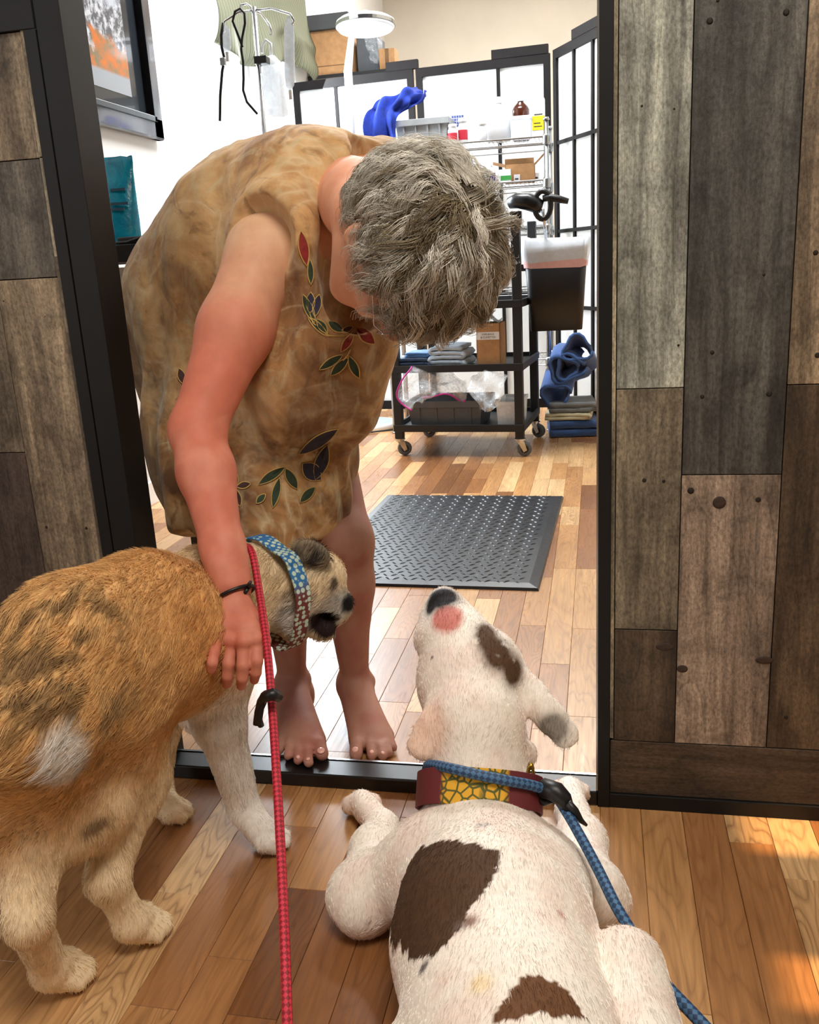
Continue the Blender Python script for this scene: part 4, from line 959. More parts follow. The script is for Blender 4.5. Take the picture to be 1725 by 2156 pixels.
def strands_mesh(name, P, mat, rad, col, parent):
    """P: (n, m, 3) polylines -> thin three-sided tapering strands in one mesh"""
    n, m = P.shape[:2]
    T = np.gradient(P, axis=1); T /= np.linalg.norm(T, axis=2, keepdims=True)+1e-12
    ref = np.tile(np.array([0.31, 0.55, 0.77]), (n, 1)); U = np.cross(T, ref[:, None, :]); U /= np.linalg.norm(U, axis=2, keepdims=True)+1e-12; Wv = np.cross(T, U)
    tap = np.linspace(1, 0.12, m)[None, :, None]*(rad if np.ndim(rad) == 0 else rad[:, None, None])
    R = [P+(U*math.cos(a)+Wv*math.sin(a))*tap for a in (0, 2.094, 4.189)]
    V = np.stack(R, 2).reshape(-1, 3)
    base = (np.arange(n)*m*3)[:, None, None, None]; i = np.arange(m-1)[None, :, None, None]*3; k = np.arange(3)[None, None, :, None]; k2 = (k+1) % 3
    Q = np.concatenate([base+i+k, base+i+k2, base+i+3+k2, base+i+3+k], 3).reshape(-1, 4)
    c = np.repeat(col, m*3, axis=0) if col.ndim == 2 else col.reshape(-1, 3).repeat(3, axis=0)
    return soft_obj(name, V, Q, mat, c, parent)
def sample_surface(V, Q, N, n, dens=None, seed=0):
    r = np.random.default_rng(seed); A = V[Q[:, 0]]; B = V[Q[:, 1]]; C_ = V[Q[:, 2]]; D = V[Q[:, 3]]
    ar = np.linalg.norm(np.cross(C_-A, D-B), axis=1); w = ar*(dens[Q].mean(1) if dens is not None else 1)
    f = r.choice(len(Q), n, p=w/w.sum()); u, v = r.random((n, 1)), r.random((n, 1))
    q = Q[f]; wts = [(1-u)*(1-v), u*(1-v), u*v, (1-u)*v]
    P = sum(wts[i]*V[q[:, i]] for i in range(4)); NN = sum(wts[i]*N[q[:, i]] for i in range(4)); NN /= np.linalg.norm(NN, axis=1, keepdims=True)+1e-9
    return P, NN, q[:, 0], r
def fur(name, V, Q, N, col, mat, n, length, flow, lift, rad, parent, seed, dens=None, clump=0.25):
    P, NN, vi, r = sample_surface(V, Q, N, n, dens, seed)
    D = flow(P, NN); D = D-NN*(D*NN).sum(1, keepdims=True); D /= np.linalg.norm(D, axis=1, keepdims=True)+1e-9
    nz = np.stack([vnoise(P, 60, seed+i) for i in range(3)], 1)-0.5
    D = D+nz*clump*4+r.normal(0, 0.12, D.shape); D = D-NN*(D*NN).sum(1, keepdims=True); D /= np.linalg.norm(D, axis=1, keepdims=True)+1e-9
    Ln = length(P)*r.uniform(0.7, 1.25, len(P)); Ln = Ln[:, None]
    p1 = P+(D*(1-lift)+NN*lift)*Ln*0.45; p2 = P+(D*1.0+NN*lift*0.75)*Ln
    S_ = np.stack([P-NN*0.001, p1, p2], 1)
    c = col[vi]*r.uniform(0.8, 1.18, (len(P), 1))
    o = strands_mesh(name, S_, mat, rad, c, parent); o['kind'] = 'stuff'; return o

def skin_mat(name, rough=0.58, sss=0.12, bump=0.08, scale=260):
    k = NT(name); a = k.n('ShaderNodeAttribute'); a.attribute_name = 'Col'
    nz = k.noise(k.obj(), 40, 4); c = k.mix(.35, a.outputs['Color'], k.ramp(nz, [(.35, (.82, .74, .72)), (.65, (1.08, 1.06, 1.05))]), 'MULTIPLY')
    k.l(c, k.b.inputs['Base Color']); k.b.inputs['Roughness'].default_value = rough
    k.b.inputs['Specular IOR Level'].default_value = .35
    k.b.inputs['Subsurface Weight'].default_value = sss; k.b.inputs['Subsurface Radius'].default_value = (.012, .004, .002); k.b.inputs['Subsurface Scale'].default_value = .5
    k.bump(k.noise(k.obj(), scale, 3), bump, .002); return k.m
def coat_mat(name, rough=.75):
    k = NT(name); a = k.n('ShaderNodeAttribute'); a.attribute_name = 'Col'
    k.l(k.mix(.3, a.outputs['Color'], k.ramp(k.noise(k.obj(), 120, 3), [(.35, (.75, .73, .7)), (.65, (1.1, 1.1, 1.1))]), 'MULTIPLY'), k.b.inputs['Base Color'])
    k.b.inputs['Roughness'].default_value = rough; k.b.inputs['Specular IOR Level'].default_value = .25; k.bump(k.noise(k.obj(), 300, 3), .2, .002); return k.m
M['skin'] = skin_mat('skin'); M['coat'] = coat_mat('coat'); M['hair'] = coat_mat('hair_strand', .5)
def A3(*p): return np.array(p, float)

# ================================================================== person
person = thing('person', 'barefoot woman in a brown tie-dye dress bending down to stroke the standing dog', 'person', (-0.5, 1.55, 0))
HC = PD(870, 512, 1.28)                         # head centre
hu = A3(.85, -.52, -.04); hu /= np.linalg.norm(hu)
hf = A3(.07, .03, -.97); hf -= hu*(hf @ hu); hf /= np.linalg.norm(hf)
hr = np.cross(hf, hu)
HS = 1.14
def HL(r, f, u): return HC+(hr*r+hf*f+hu*u)*HS
HAX = [hr, hf, hu]
shR, elb, wri = PD(558, 535, 1.53), PD(415, 905, 1.44), PD(488, 1238, 1.345)
shL = PD(800, 385, 1.72)
nb = PD(735, 432, 1.545)
B = Field((-1.02, 1.0, -0.01), (-0.02, 2.2, 1.28), 0.0042)
# trunk (under the dress)
hipc = PD(505, 800, 1.86)
B.chain([hipc, PD(580, 600, 1.76), PD(680, 480, 1.64)], [.13, .12, .11], .05)
B.chain([shR, nb, shL], [.058, .062, .06], .05)
B.chain([nb, (nb+HL(0, -.055, -.06))/2, HL(0, -.03, -.07)], [.06, .056, .06], .04)
# head
B.ell(HL(0, -.008, .015), (0.0829, 0.1030, 0.1030), HAX, .02)
B.ell(HL(0, .03, -.05), (0.0650, 0.0762, 0.0762), HAX, .03)
B.cone(HL(0, .055, -.105), HL(0, .04, -.085), .022, .03, .03)           # chin
B.cone(HL(.035, .01, -.07), HL(.03, .05, -.1), .025, .02, .03); B.cone(HL(-.035, .01, -.07), HL(-.03, .05, -.1), .025, .02, .03)
B.cone(HL(0, .088, -.005), HL(0, .112, -.043), .009, .014, .014)         # nose
B.ell(HL(.012, .1, -.046), (0.0101, 0.0112, 0.0090), HAX, .008); B.ell(HL(-.012, .1, -.046), (0.0101, 0.0112, 0.0090), HAX, .008)
B.ell(HL(.042, .066, -.032), (0.0269, 0.0224, 0.0246), HAX, .02); B.ell(HL(-.042, .066, -.032), (0.0269, 0.0224, 0.0246), HAX, .02)
B.cone(HL(.045, .075, .012), HL(-.045, .075, .012), .016, .016, .02)     # brow
B.ell(HL(.033, .088, -.008), (0.0168, 0.0090, 0.0112), HAX, .008, True); B.ell(HL(-.033, .088, -.008), (0.0168, 0.0090, 0.0112), HAX, .008, True)
B.ell(HL(.033, .08, -.008), (0.0134, 0.0134, 0.0123), HAX, .003); B.ell(HL(-.033, .08, -.008), (0.0134, 0.0134, 0.0123), HAX, .003)
B.cone(HL(-.022, .085, -.072), HL(.022, .085, -.072), .007, .007, .008); B.cone(HL(-.018, .084, -.082), HL(.018, .084, -.082), .007, .007, .008)
for s in (1, -1):                                                        # ears
    B.ell(HL(.078*s, -.012, -.012), (0.0090, 0.0213, 0.0347), [hr, hf*.95-hu*.2*0, hu], .008); B.ell(HL(.085*s, -.009, -.010), (0.0067, 0.0123, 0.0224), HAX, .004, True)
# right arm
up = shR+(elb-shR)*.45
B.cone(shR, up, .062, .058, .03); B.cone(up, elb, .058, .042, .03)
fo = elb+(wri-elb)*.28
B.cone(elb, fo, .042, .043, .02); B.cone(fo, wri, .043, .025, .02)
wx_ = np.cross(wri-elb, ray(488, 1240)); wx_ /= np.linalg.norm(wx_)
B.cone(wri-(wri-elb)*.25+wx_*.006, wri+wx_*.006, .028, .022, .015); B.cone(wri-(wri-elb)*.25-wx_*.006, wri-wx_*.006, .028, .022, .015)
# hand on the dog's shoulder: palm, four fingers, thumb
def hp(px, py, t): return PD(px, py, t-.045)
kn = [hp(458, 1340, 1.34), hp(484, 1350, 1.343), hp(513, 1352, 1.338), hp(539, 1346, 1.345)]
# left arm, reaching back to her thigh
B.chain([shL, PD(770, 560, 1.86), PD(650, 760, 1.98)], [.052, .042, .03], .03)
B.ell(PD(640, 790, 1.99), (.03, .03, .045), None, .02)
for i in range(4): B.chain([PD(632+10*i, 800, 1.985), PD(626+10*i, 845, 1.975), PD(624+10*i, 870, 1.97)], [.009, .0085, .007], .004)
# legs
def leg(ank, knee, hip, toes, heel, big, sgn):
    """toes: five tip points from big to little"""
    B.cone(hip, knee, .085, .056, .04)
    kd = (ank-knee)
    B.cone(knee, knee+kd*.3, .054, .05, .03); B.cone(knee+kd*.3, ank, .048, .027, .03)
    B.cone(knee+kd*.12+A3(0, .018, 0), knee+kd*.5+A3(0, .016, 0), .036, .03, .03)          # calf
    B.ell(ank+A3(.024*sgn, .004, 0), (.014, .016, .016), None, .016); B.ell(ank+A3(-.026*sgn, .008, -.006), (.014, .015, .015), None, .016)
    B.cone(heel, heel+A3(0, 0, .03), .024, .022, .02); B.cone(ank, heel+A3(0, -.01, .02), .026, .026, .02)
    mid = sum(toes)/5; ball = [t_+(heel-t_)*.21 for t_ in toes]
    for i in range(5):
        b_ = ball[i]+A3(0, 0, .006); B.cone(ank+A3(0, -.012, -.012)+(b_-mid)*.12, b_, .026, (.016, .015, .014, .013, .012)[i], .016)
        B.cone(heel+A3(0, -.02, -.004), b_-A3(0, 0, .008), .016, .012, .014)
        m_ = (b_+toes[i])/2+A3(0, 0, .0045); B.chain([b_, m_, toes[i]], [(.0145, .0112, .0108, .0102, .0098)[i], (.0128, .0092, .0088, .0084, .008)[i], (.0132, .0096, .0092, .0088, .0082)[i]], .0035)
def toe(px, py, z): return PZ(px, py, z)
# foot at the left of the photograph (toes on the threshold)
t1 = [toe(678, 1588, .036), toe(650, 1606, .036), toe(628, 1601, .036), toe(607, 1592, .036), toe(589, 1581, .034)]
ak = PY(616, 1432, 1.60); leg(ak, PY(592, 1140, 1.60), PY(545, 850, 1.82), t1, A3(ak[0]+.004, ak[1]+.036, .026), 0, 1)
t2 = [toe(750, 1588, .014), toe(783, 1591, .013), toe(806, 1592, .013), toe(819, 1585, .013), toe(829, 1574, .012)]
ak = PY(748, 1432, 1.615); leg(ak, PY(722, 1140, 1.60), PY(640, 850, 1.82), t2, A3(ak[0]+.002, ak[1]+.036, .026), 0, -1)
Hd = Field(np.min([*kn, wri], 0)-.075, np.max([*kn, wri], 0)+.06, .0022)
Hd.cone(wri-(wri-elb)*.1+wx_*.006, wri+wx_*.006, .0245, .022, .012); Hd.cone(wri-(wri-elb)*.1-wx_*.006, wri-wx_*.006, .0245, .022, .012)
for q_, r_ in zip(kn, (.0112, .0122, .0122, .0115)): Hd.cone(wri, q_, .018, r_, .009)
Hd.cone((kn[0]*.8+wri*.2), (kn[3]*.8+wri*.2), .011, .011, .012)
for q_ in kn: Hd.ell(q_+(A3(0, 0, EYE)-q_)*.004, (.0115, .0115, .0115), None, .005)
fing = [[kn[0], hp(450, 1374, 1.305), hp(447, 1396, 1.296), hp(445, 1410, 1.3)], [kn[1], hp(481, 1398, 1.33), hp(479, 1424, 1.334), hp(478, 1440, 1.348)],
        [kn[2], hp(512, 1402, 1.326), hp(510, 1428, 1.33), hp(508, 1444, 1.346)], [kn[3], hp(541, 1392, 1.33), hp(539, 1416, 1.334), hp(536, 1432, 1.348)]]
for i, c_ in enumerate(fing): Hd.chain(c_, [[.0095, .0086, .0078, .0068], [.0102, .0092, .0084, .0072], [.0102, .0092, .0084, .0072], [.0096, .0088, .008, .0068]][i], .0025)
Hd.chain([wri+(kn[3]-wri)*.3, hp(548, 1318, 1.378), hp(556, 1350, 1.378), hp(555, 1375, 1.378)], [.016, .0125, .0098, .008], .006)
BV, BQ = B.mesh(2); hv, hq = Hd.mesh(2)
BQ = np.concatenate([BQ, hq+len(BV)]); BV = np.concatenate([BV, hv])
BN = vnormals(BV, BQ)
# skin colour: pale by the armhole, sunburnt forearm and hand, legs darkened for shade
pale, tan_, red, leg_shade_c, neck_c = L3(222, 182, 146), L3(214, 158, 126), L3(206, 122, 98), L3(166, 120, 102), L3(226, 158, 122)
ax_ = (elb-shR); sarm = ((BV-shR) @ ax_)/(ax_ @ ax_)
near_arm = np.linalg.norm(BV-(shR+np.clip(sarm, 0, 1)[:, None]*ax_), axis=1) < .1
lower = (BV[:, 1] < 1.5) & (BV[:, 2] < elb[2]+.02) & (BV[:, 0] < -.45) & (BV[:, 2] > .3)
bc = np.tile(tan_, (len(BV), 1)); nzb = fbm(BV, 25, 3)
bc = blend(bc, np.tile(neck_c, (len(BV), 1)), sstep(.9, 1.0, BV[:, 2]))
w = np.where(near_arm, sstep(-.15, .75, sarm+(nzb-.5)*.3), 0); arm_col = blend(np.tile(pale, (len(BV), 1)), np.tile(red, (len(BV), 1)), w); bc[near_arm] = arm_col[near_arm]
bc[lower] = blend(np.tile(red, (len(BV), 1)), np.tile(L3(216, 140, 116), (len(BV), 1)), sstep(.35, .65, nzb))[lower]
lg = BV[:, 1] > 1.36; lgm = lg & (BV[:, 2] < .5); bc[lgm] = leg_shade_c  # shade on the legs is put into their skin colour
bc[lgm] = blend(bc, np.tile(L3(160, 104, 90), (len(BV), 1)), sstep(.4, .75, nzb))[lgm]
# scalp and brows carry hair colour, lips and nose tip are redder
lr, lf, lu = (BV-HC) @ hr/HS, (BV-HC) @ hf/HS, (BV-HC) @ hu/HS; ish = np.linalg.norm(BV-HC, axis=1) < .16*HS
hairline = (lu > .052-.55*np.clip(.06-lf, 0, .2)*1.3-.05*np.clip(-lf, 0, 1)) & ((lf < .03) | (lu > .045)) & ~((np.abs(lr) > .066) & (lf > -.05) & (lu < .03) & (lf < .03)) & (lu > -.06)
bc[ish & hairline] = L3(140, 132, 116)
bc[ish & (lf > .1) & (lu < -.02) & (lu > -.06)] = L3(206, 110, 86)
bc[ish & (np.abs(lu+.077) < .008) & (lf > .078) & (np.abs(lr) < .025)] = L3(176, 92, 84)
bc[ish & (np.abs(lu+.008) < .009) & (np.abs(np.abs(lr)-.033) < .011) & (lf > .085)] = L3(232, 228, 222)
soft_obj('body', BV, BQ, M['skin'], bc, person)
# toe and finger nails
M['nail'] = plain('nail', srgb(222, 170, 156), .25)
bvh_b = BVHTree.FromPolygons([tuple(v) for v in BV], [tuple(q) for q in BQ])
def on_surface(bvh, px, py):
    d = Vector(ray(px, py)).normalized(); h = bvh.ray_cast(Vector((0, 0, EYE)), d); return h
for px, py, sx in ((676, 1580, .0075), (649, 1598, .004), (628, 1594, .004), (748, 1578, .0065), (783, 1583, .0045), (806, 1585, .004)):
    h = on_surface(bvh_b, px, py)
    if h[0] is not None:
        o = MB().lathe([(sx, -.001), (sx*.9, .0008), (sx*.3, .0014)], n=12).build('nail', M['nail'], person, smooth=True)
        o.matrix_basis = Matrix.Translation(h[0]) @ h[1].to_track_quat('Z', 'Y').to_matrix().to_4x4(); put(o, person, True)
# ---- dress
Dz = Field((-1.08, 1.15, .34), (-0.12, 2.25, 1.25), 0.0055)
Dz.chain([PD(490, 730, 1.88), PD(470, 640, 1.85), PD(565, 520, 1.74), PD(655, 455, 1.64)], [.185, .18, .175, .148], .08)
Dz.chain([PD(490, 730, 1.88), PD(505, 900, 1.83), PD(535, 1010, 1.79), PD(545, 1105, 1.77)], [.185, .17, .165, .16], .06)
Dz.chain([PD(665, 440, 1.62), PD(800, 385, 1.72)], [.12, .085], .06)
Dz.chain([PD(650, 455, 1.60), PD(605, 492, 1.515)], [.125, .092], .05)
Dz.chain([PD(660, 560, 1.6), PD(700, 690, 1.58), PD(650, 790, 1.64), PD(590, 860, 1.72)], [.12, .105, .13, .13], .07)
Dz.cone(PD(650, 980, 1.76), PD(655, 1030, 1.74), .085, .085, .05)
# hollow at the neck, armhole, hem
Dz.ell(PD(775, 500, 1.5), (.085, .06, .115), [A3(.8, .6, 0), A3(-.6, .8, 0), A3(0, 0, 1)], .015, True)
Dz.cone(PD(790, 330, 1.58), PD(770, 560, 1.48), .055, .08, .012, True)
Dz.cone(PD(760, 620, 1.46), PD(740, 650, 1.52), .06, .05, .012, True)
aN = (elb-shR)/np.linalg.norm(elb-shR)
side = PD(440, 540, 1.48)-PD(560, 500, 1.5); side /= np.linalg.norm(side)
Dz.cone(PD(520, 500, 1.44), PD(475, 660, 1.42), .078, .085, .012, True)
Dz.cone(PD(560, 640, 1.44), PD(500, 760, 1.43), .07, .07, .02, True)
X0 = Dz.lo; zz = (np.arange(Dz.n[2])*Dz.h+X0[2])[None, None, :]; xx_ = (np.arange(Dz.n[0])*Dz.h+X0[0])[:, None, None]; yy_ = (np.arange(Dz.n[1])*Dz.h+X0[1])[None, :, None]
hemz = .418-.03*np.exp(-((xx_+.56)/.09)**2)+.016*np.sin(xx_*22)+.012*np.sin(yy_*31)
Dz.F = np.maximum(Dz.F, (hemz-zz).astype(np.float32))
DV, DQ = Dz.mesh(2); DN = vnormals(DV, DQ)
# folds: gather lines running down the skirt, soft creases over the back
ph = np.arctan2(DV[:, 0]+.68, -(DV[:, 1]-1.72)); lowf = sstep(1.0, .6, DV[:, 2])
DV = DV+DN*((np.sin(ph*13+3*fbm(DV, 7, 5))*.0085*lowf+(fbm(DV, 9, 9)-.5)*.014+(fbm(DV*A3(1, 1, .35), 30, 12, 2)-.5)*.009)[:, None])
DN = vnormals(DV, DQ)
k = NT('tie_dye'); co = k.obj(); n1 = k.noise(co, 5.5, 5, .62, .8); n2 = k.noise(co, 15, 5, .6, 1.6); n3 = k.noise(co, 4.2, 3, .5, 1.2)
sp = k.n('ShaderNodeSeparateXYZ'); k.l(co, sp.inputs[0])
c = k.ramp(n1, [(.3, srgb(118, 80, 44)), (.44, srgb(170, 126, 76)), (.56, srgb(206, 164, 110)), (.7, srgb(226, 194, 146))])
vein = k.math('ABSOLUTE', k.math('SUBTRACT', n3, .5)); vein = k.ramp(vein, [(0, (1,)*3), (.012, (.45,)*3), (.035, (0,)*3)])
c = k.mix(k.math('MULTIPLY', vein, .4), c, srgb(232, 212, 172))
c = k.mix(k.ramp(n2, [(.52, (0,)*3), (.75, (.7,)*3)]), c, srgb(206, 196, 156)); c = k.mix(k.ramp(n2, [(.27, (.75,)*3), (.44, (0,)*3)]), c, srgb(104, 70, 40))
ms = k.n('ShaderNodeMapping'); ms.inputs['Scale'].default_value = (22, 22, 4); k.l(co, ms.inputs[0]); n4 = k.noise(ms.outputs[0], 1.0, 4, .6, .8); n5 = k.noise(co, 8.5, 4, .6, .5)
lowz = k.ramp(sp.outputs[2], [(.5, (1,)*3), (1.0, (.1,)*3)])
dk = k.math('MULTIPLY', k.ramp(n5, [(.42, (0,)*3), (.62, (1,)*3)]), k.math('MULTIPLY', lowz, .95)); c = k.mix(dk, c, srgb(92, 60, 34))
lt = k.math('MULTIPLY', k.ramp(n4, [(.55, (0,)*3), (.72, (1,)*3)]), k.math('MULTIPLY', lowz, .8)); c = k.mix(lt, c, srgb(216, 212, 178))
k.l(c, k.b.inputs['Base Color']); k.b.inputs['Roughness'].default_value = .85; k.b.inputs['Sheen Weight'].default_value = .15
k.bump(k.noise(co, 420, 3), .25, .0015); M['dress'] = k.m
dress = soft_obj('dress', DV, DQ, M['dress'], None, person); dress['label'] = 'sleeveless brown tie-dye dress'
bvh_d = BVHTree.FromPolygons([tuple(v) for v in DV], [tuple(q) for q in DQ])
# stitched leaves and petals on the dress
M['leaf_green'] = plain('leaf_green', srgb(44, 62, 42), .8, var=.2, scale=60); M['leaf_blue'] = plain('leaf_blue', srgb(44, 46, 66), .8, var=.2, scale=60); M['petal_red'] = plain('petal_red', srgb(142, 40, 34), .8, var=.2, scale=60)
M['petal_brown'] = plain('petal_brown', srgb(70, 42, 40), .8, var=.2, scale=60); M['gold'] = plain('gold_thread', srgb(196, 164, 92), .6, var=.15)
def petal(p0, p1, wd, mat):
    """leaf shape between two photo points, laid on the cloth"""
    p0, p1 = np.array(p0, float), np.array(p1, float); d = p1-p0; nrm = np.array([-d[1], d[0]]); nrm /= np.linalg.norm(nrm); ring = []
    for f in list(np.linspace(0, 1, 9))+list(np.linspace(1, 0, 9))[1:-1]: ring.append(f)
    out = []; n = 16
    for i in range(n):
        a = i/n; f = a*2 if a <= .5 else 2-2*a; s = 1 if a <= .5 else -1; q = p0+d*f+nrm*s*wd*math.sin(PI*f)**.8; h = on_surface(bvh_d, *q)
        if h[0] is None: return
        out.append(h[0]+h[1]*.0016)
    h = on_surface(bvh_d, *((p0+p1)/2))
    if h[0] is None: return
    if max((q-h[0]).length for q in out) > .12: return
    ce = h[0]+h[1]*.0022
    o = MB().add([ce]+out, [(0, 1+i, 1+(i+1) % n) for i in range(n)]).build('applique', mat, dress, world=True, solid=.0008)
    MB().tube(out, .0011, 5, closed=True).build('gold_edge', M['gold'], dress, world=True, smooth=True)
G_, U_, R2, Bn = M['leaf_green'], M['leaf_blue'], M['petal_red'], M['petal_brown']
for a_ in [((634, 486), (646, 560), 10, R2), ((652, 545), (656, 600), 6, G_), ((640, 620), (664, 680), 9, G_), ((656, 615), (655, 660), 9, U_), ((672, 620), (664, 668), 8, U_), ((650, 668), (692, 708), 7, G_),
           ((668, 672), (690, 702), 8, G_), ((690, 678), (722, 700), 8, G_), ((744, 702), (718, 740), 8, R2), ((752, 692), (788, 724), 12, R2), ((718, 700), (744, 690), 6, Bn), ((672, 778), (722, 746), 8, G_),
           ((696, 790), (734, 752), 9, G_), ((734, 748), (756, 796), 9, G_), ((628, 955), (712, 902), 12, U_), ((636, 975), (676, 1010), 18, U_), ((690, 935), (664, 1010), 14, U_), ((545, 1020), (600, 982), 9, G_),
           ((600, 985), (625, 1030), 10, G_), ((630, 1058), (664, 1025), 9, G_), ((575, 1070), (588, 1005), 8, G_), ((540, 1060), (560, 1040), 7, G_), ((478, 990), (500, 1020), 12, Bn), ((498, 1025), (528, 1018), 7, Bn), ((496, 1030), (506, 1066), 7, Bn), ((378, 776), (388, 810), 8, Bn)]:
    petal(*a_)
def on_cloth(pts, r, mat, name, lift=.0015):
    out = []
    for p in pts:
        h = on_surface(bvh_d, *p)
        if h[0] is not None: out.append(h[0]+h[1]*lift)
    out = [q for i, q in enumerate(out) if i == 0 or (q-out[i-1]).length < .06]
    if len(out) > 2: MB().tube(out, r, 6).build(name, mat, dress, world=True, smooth=True)
on_cloth([(648, 640), (660, 680), (690, 706), (725, 708), (745, 695)], .0014, M['gold'], 'gold_stem'); on_cloth([(738, 735), (732, 748), (722, 758)], .0014, M['gold'], 'gold_stem')
# ---- hair tie on the wrist
wd = (wri-elb)/np.linalg.norm(wri-elb); wc = wri+wd*.012; e1 = np.cross(wd, A3(0, 0, 1)); e1 /= np.linalg.norm(e1); e2 = np.cross(wd, e1)
MB().tube([tuple(wc+(e1*math.cos(a)*1.12+e2*math.sin(a))*.0285+wd*.006*math.cos(a)) for a in np.linspace(0, 2*PI, 28, endpoint=False)], .0028, 8, closed=True).build('hair_tie', M['black_plastic'], person, world=True, smooth=True)
ta = max((wc+(e1*math.cos(a)*1.12+e2*math.sin(a))*.0295 for a in np.linspace(0, 6.28, 40)), key=lambda q: q[0]-.6*q[1])
for dv_ in (A3(.006, -.004, .012), A3(-.006, -.006, -.008)): MB().tube([tuple(ta), tuple(ta+dv_*.6+A3(0, -.003, 0)), tuple(ta+dv_)], [.0032, .0034, .002], 6).build('hair_tie_tail', M['black_plastic'], person, world=True, smooth=True)
# ---- spectacles
gl = bpy.data.objects.new('spectacles', None); COL.objects.link(gl); put(gl, person, True); gl['label'] = 'thin wire spectacles'
for s in (1, -1):
    cc = HL(.034*s, .104, -.012); rim = [tuple(cc+hr*.028*math.cos(a)+hu*.021*math.sin(a)) for a in np.linspace(0, 2*PI, 24, endpoint=False)]
    o = MB().tube(rim, .0011, 6, closed=True).build('rim', M['chrome'], smooth=True); put(o, gl, True)
    o = MB().add([tuple(cc)]+rim, [(0, 1+i, 1+(i+1) % 24) for i in range(24)]).build('lens', M['glass']); put(o, gl, True)
    o = MB().tube([tuple(HL(.058*s, .103, -.006)), tuple(HL(.076*s, .09, -.004)), tuple(HL(.081*s, .03, .004)), tuple(HL(.083*s, -.012, .012)), tuple(HL(.08*s, -.026, -.004))], .0011, 6).build('temple', M['chrome'], smooth=True); put(o, gl, True)
o = MB().tube([tuple(HL(-.01, .106, -.008)), tuple(HL(0, .11, -.003)), tuple(HL(.01, .106, -.008))], .0011, 6).build('bridge', M['chrome'], smooth=True); put(o, gl, True)
# ---- short wavy grey hair, lock by lock
def hair_strands(nlock, per, seed):
    r = np.random.default_rng(seed); out = []; cols = []
    while len(out) < nlock:
        v = r.normal(size=3); v /= np.linalg.norm(v); a, f, u = v*A3(.074, .092, .092)
        f -= .008; u += .015
        ok = (u > .052-.72*max(0, .05-f)) and (f < .02 or u > .05) and u > (-.03 if f < -.02 else -.02) and not (abs(a) > .05 and -.05 < f < .045 and u < .042)
        if ok: out.append((a, f, u, v))
    m = 11; P = np.zeros((nlock*per, m, 3)); C_ = np.zeros((nlock*per, 3)); crown = A3(0, -.045, .1); idx = 0
    for a, f, u, v in out:
        n = v/ A3(.074, .092, .092); n /= np.linalg.norm(n); root = A3(a, f, u)
        fl = root-crown; fl -= n*(fl @ n); ln = np.linalg.norm(fl)
        rnd = r.normal(size=3); rnd -= n*(rnd @ n); fl = fl/(ln+1e-6)*min(1, ln/.03)+rnd*(.35+.5*max(0, 1-ln/.04))
        fl /= np.linalg.norm(fl)+1e-9; sd = np.cross(n, fl)
        front = sstep(.0, .07, np.array([f]))[0]
        L = r.uniform(.06, .1)*(1.0+.2*front)*(0.62 if u < 0.01 else (0.8 if f < -.02 else 1)); amp = r.uniform(.006, .014)*(1+front*.9); fr = r.uniform(.9, 1.7); ph0 = r.uniform(0, 6.3); lift = (r.uniform(.014, .034)+.008*front)*(.62 if (f < -.02 or u < .02) else 1)
        tone = r.uniform(); base = L3(192, 187, 172)*(1-tone)+L3(240, 237, 226)*tone
        if r.random() < .28: base = L3(138, 126, 102)
        for _ in range(per):
            off = r.normal(size=3)*.0042; off -= n*(off @ n); t = np.linspace(0, 1, m); k1 = r.uniform(.85, 1.12)
            s_ = t*L*k1
            # bend round the skull while lifting off it
            pts = root+off+np.outer(s_, fl)+np.outer(lift*np.sin(t*PI*.75)*k1-.5*s_**2/.1, n)+np.outer(amp*np.sin(ph0+t*fr*6.3)*t, sd)+np.outer(amp*.8*np.cos(ph0+t*fr*6.3)*t, n)
            # keep outside the skull
            q = (pts-A3(0, -.008, .015))/A3(.077, .095, .095); d = np.linalg.norm(q, axis=1); fix = d < 1.02+.06*t
            pts[fix] = A3(0, -.008, .015)+(q[fix]/d[fix][:, None]*(1.02+.06*t[fix])[:, None])*A3(.077, .095, .095)
            P[idx] = HC+HS*(np.outer(pts[:, 0], hr)+np.outer(pts[:, 1], hf)+np.outer(pts[:, 2], hu)); C_[idx] = base*r.uniform(.8, 1.2); idx += 1
    return P, C_
HP, HCc = hair_strands(620, 24, 5)
hair = strands_mesh('hair', HP, M['hair'], .00075, HCc, person); hair['label'] = 'short wavy grey hair'; hair['kind'] = 'stuff'

# ================================================================== standing dog (tan and cream)
dogA = thing('dog', 'tan and cream dog standing on the left with its head by the woman’s shins', 'dog', (-.64, 1.06, 0))
A = Field((-1.0, .66, -.005), (-.33, 1.56, .66), .004)
rump, loin, rib, chest = PY(120, 1440, .92), PY(240, 1390, 1.02), PY(345, 1355, 1.13), PY(430, 1340, 1.23)
A.chain([rump, loin, rib, chest], [.1, .088, .094, .088], .05)
A.cone(PY(300, 1275, 1.1), PY(420, 1268, 1.24), .06, .062, .05)                        # back line to withers
A.cone(PY(160, 1330, .95), PY(300, 1270, 1.1), .075, .06, .05)
A.cone(PY(430, 1410, 1.25), PY(440, 1480, 1.25), .075, .055, .05)                      # brisket
A.cone(PY(345, 1405, 1.13), PY(300, 1415, 1.06), .064, .058, .05)                       # belly
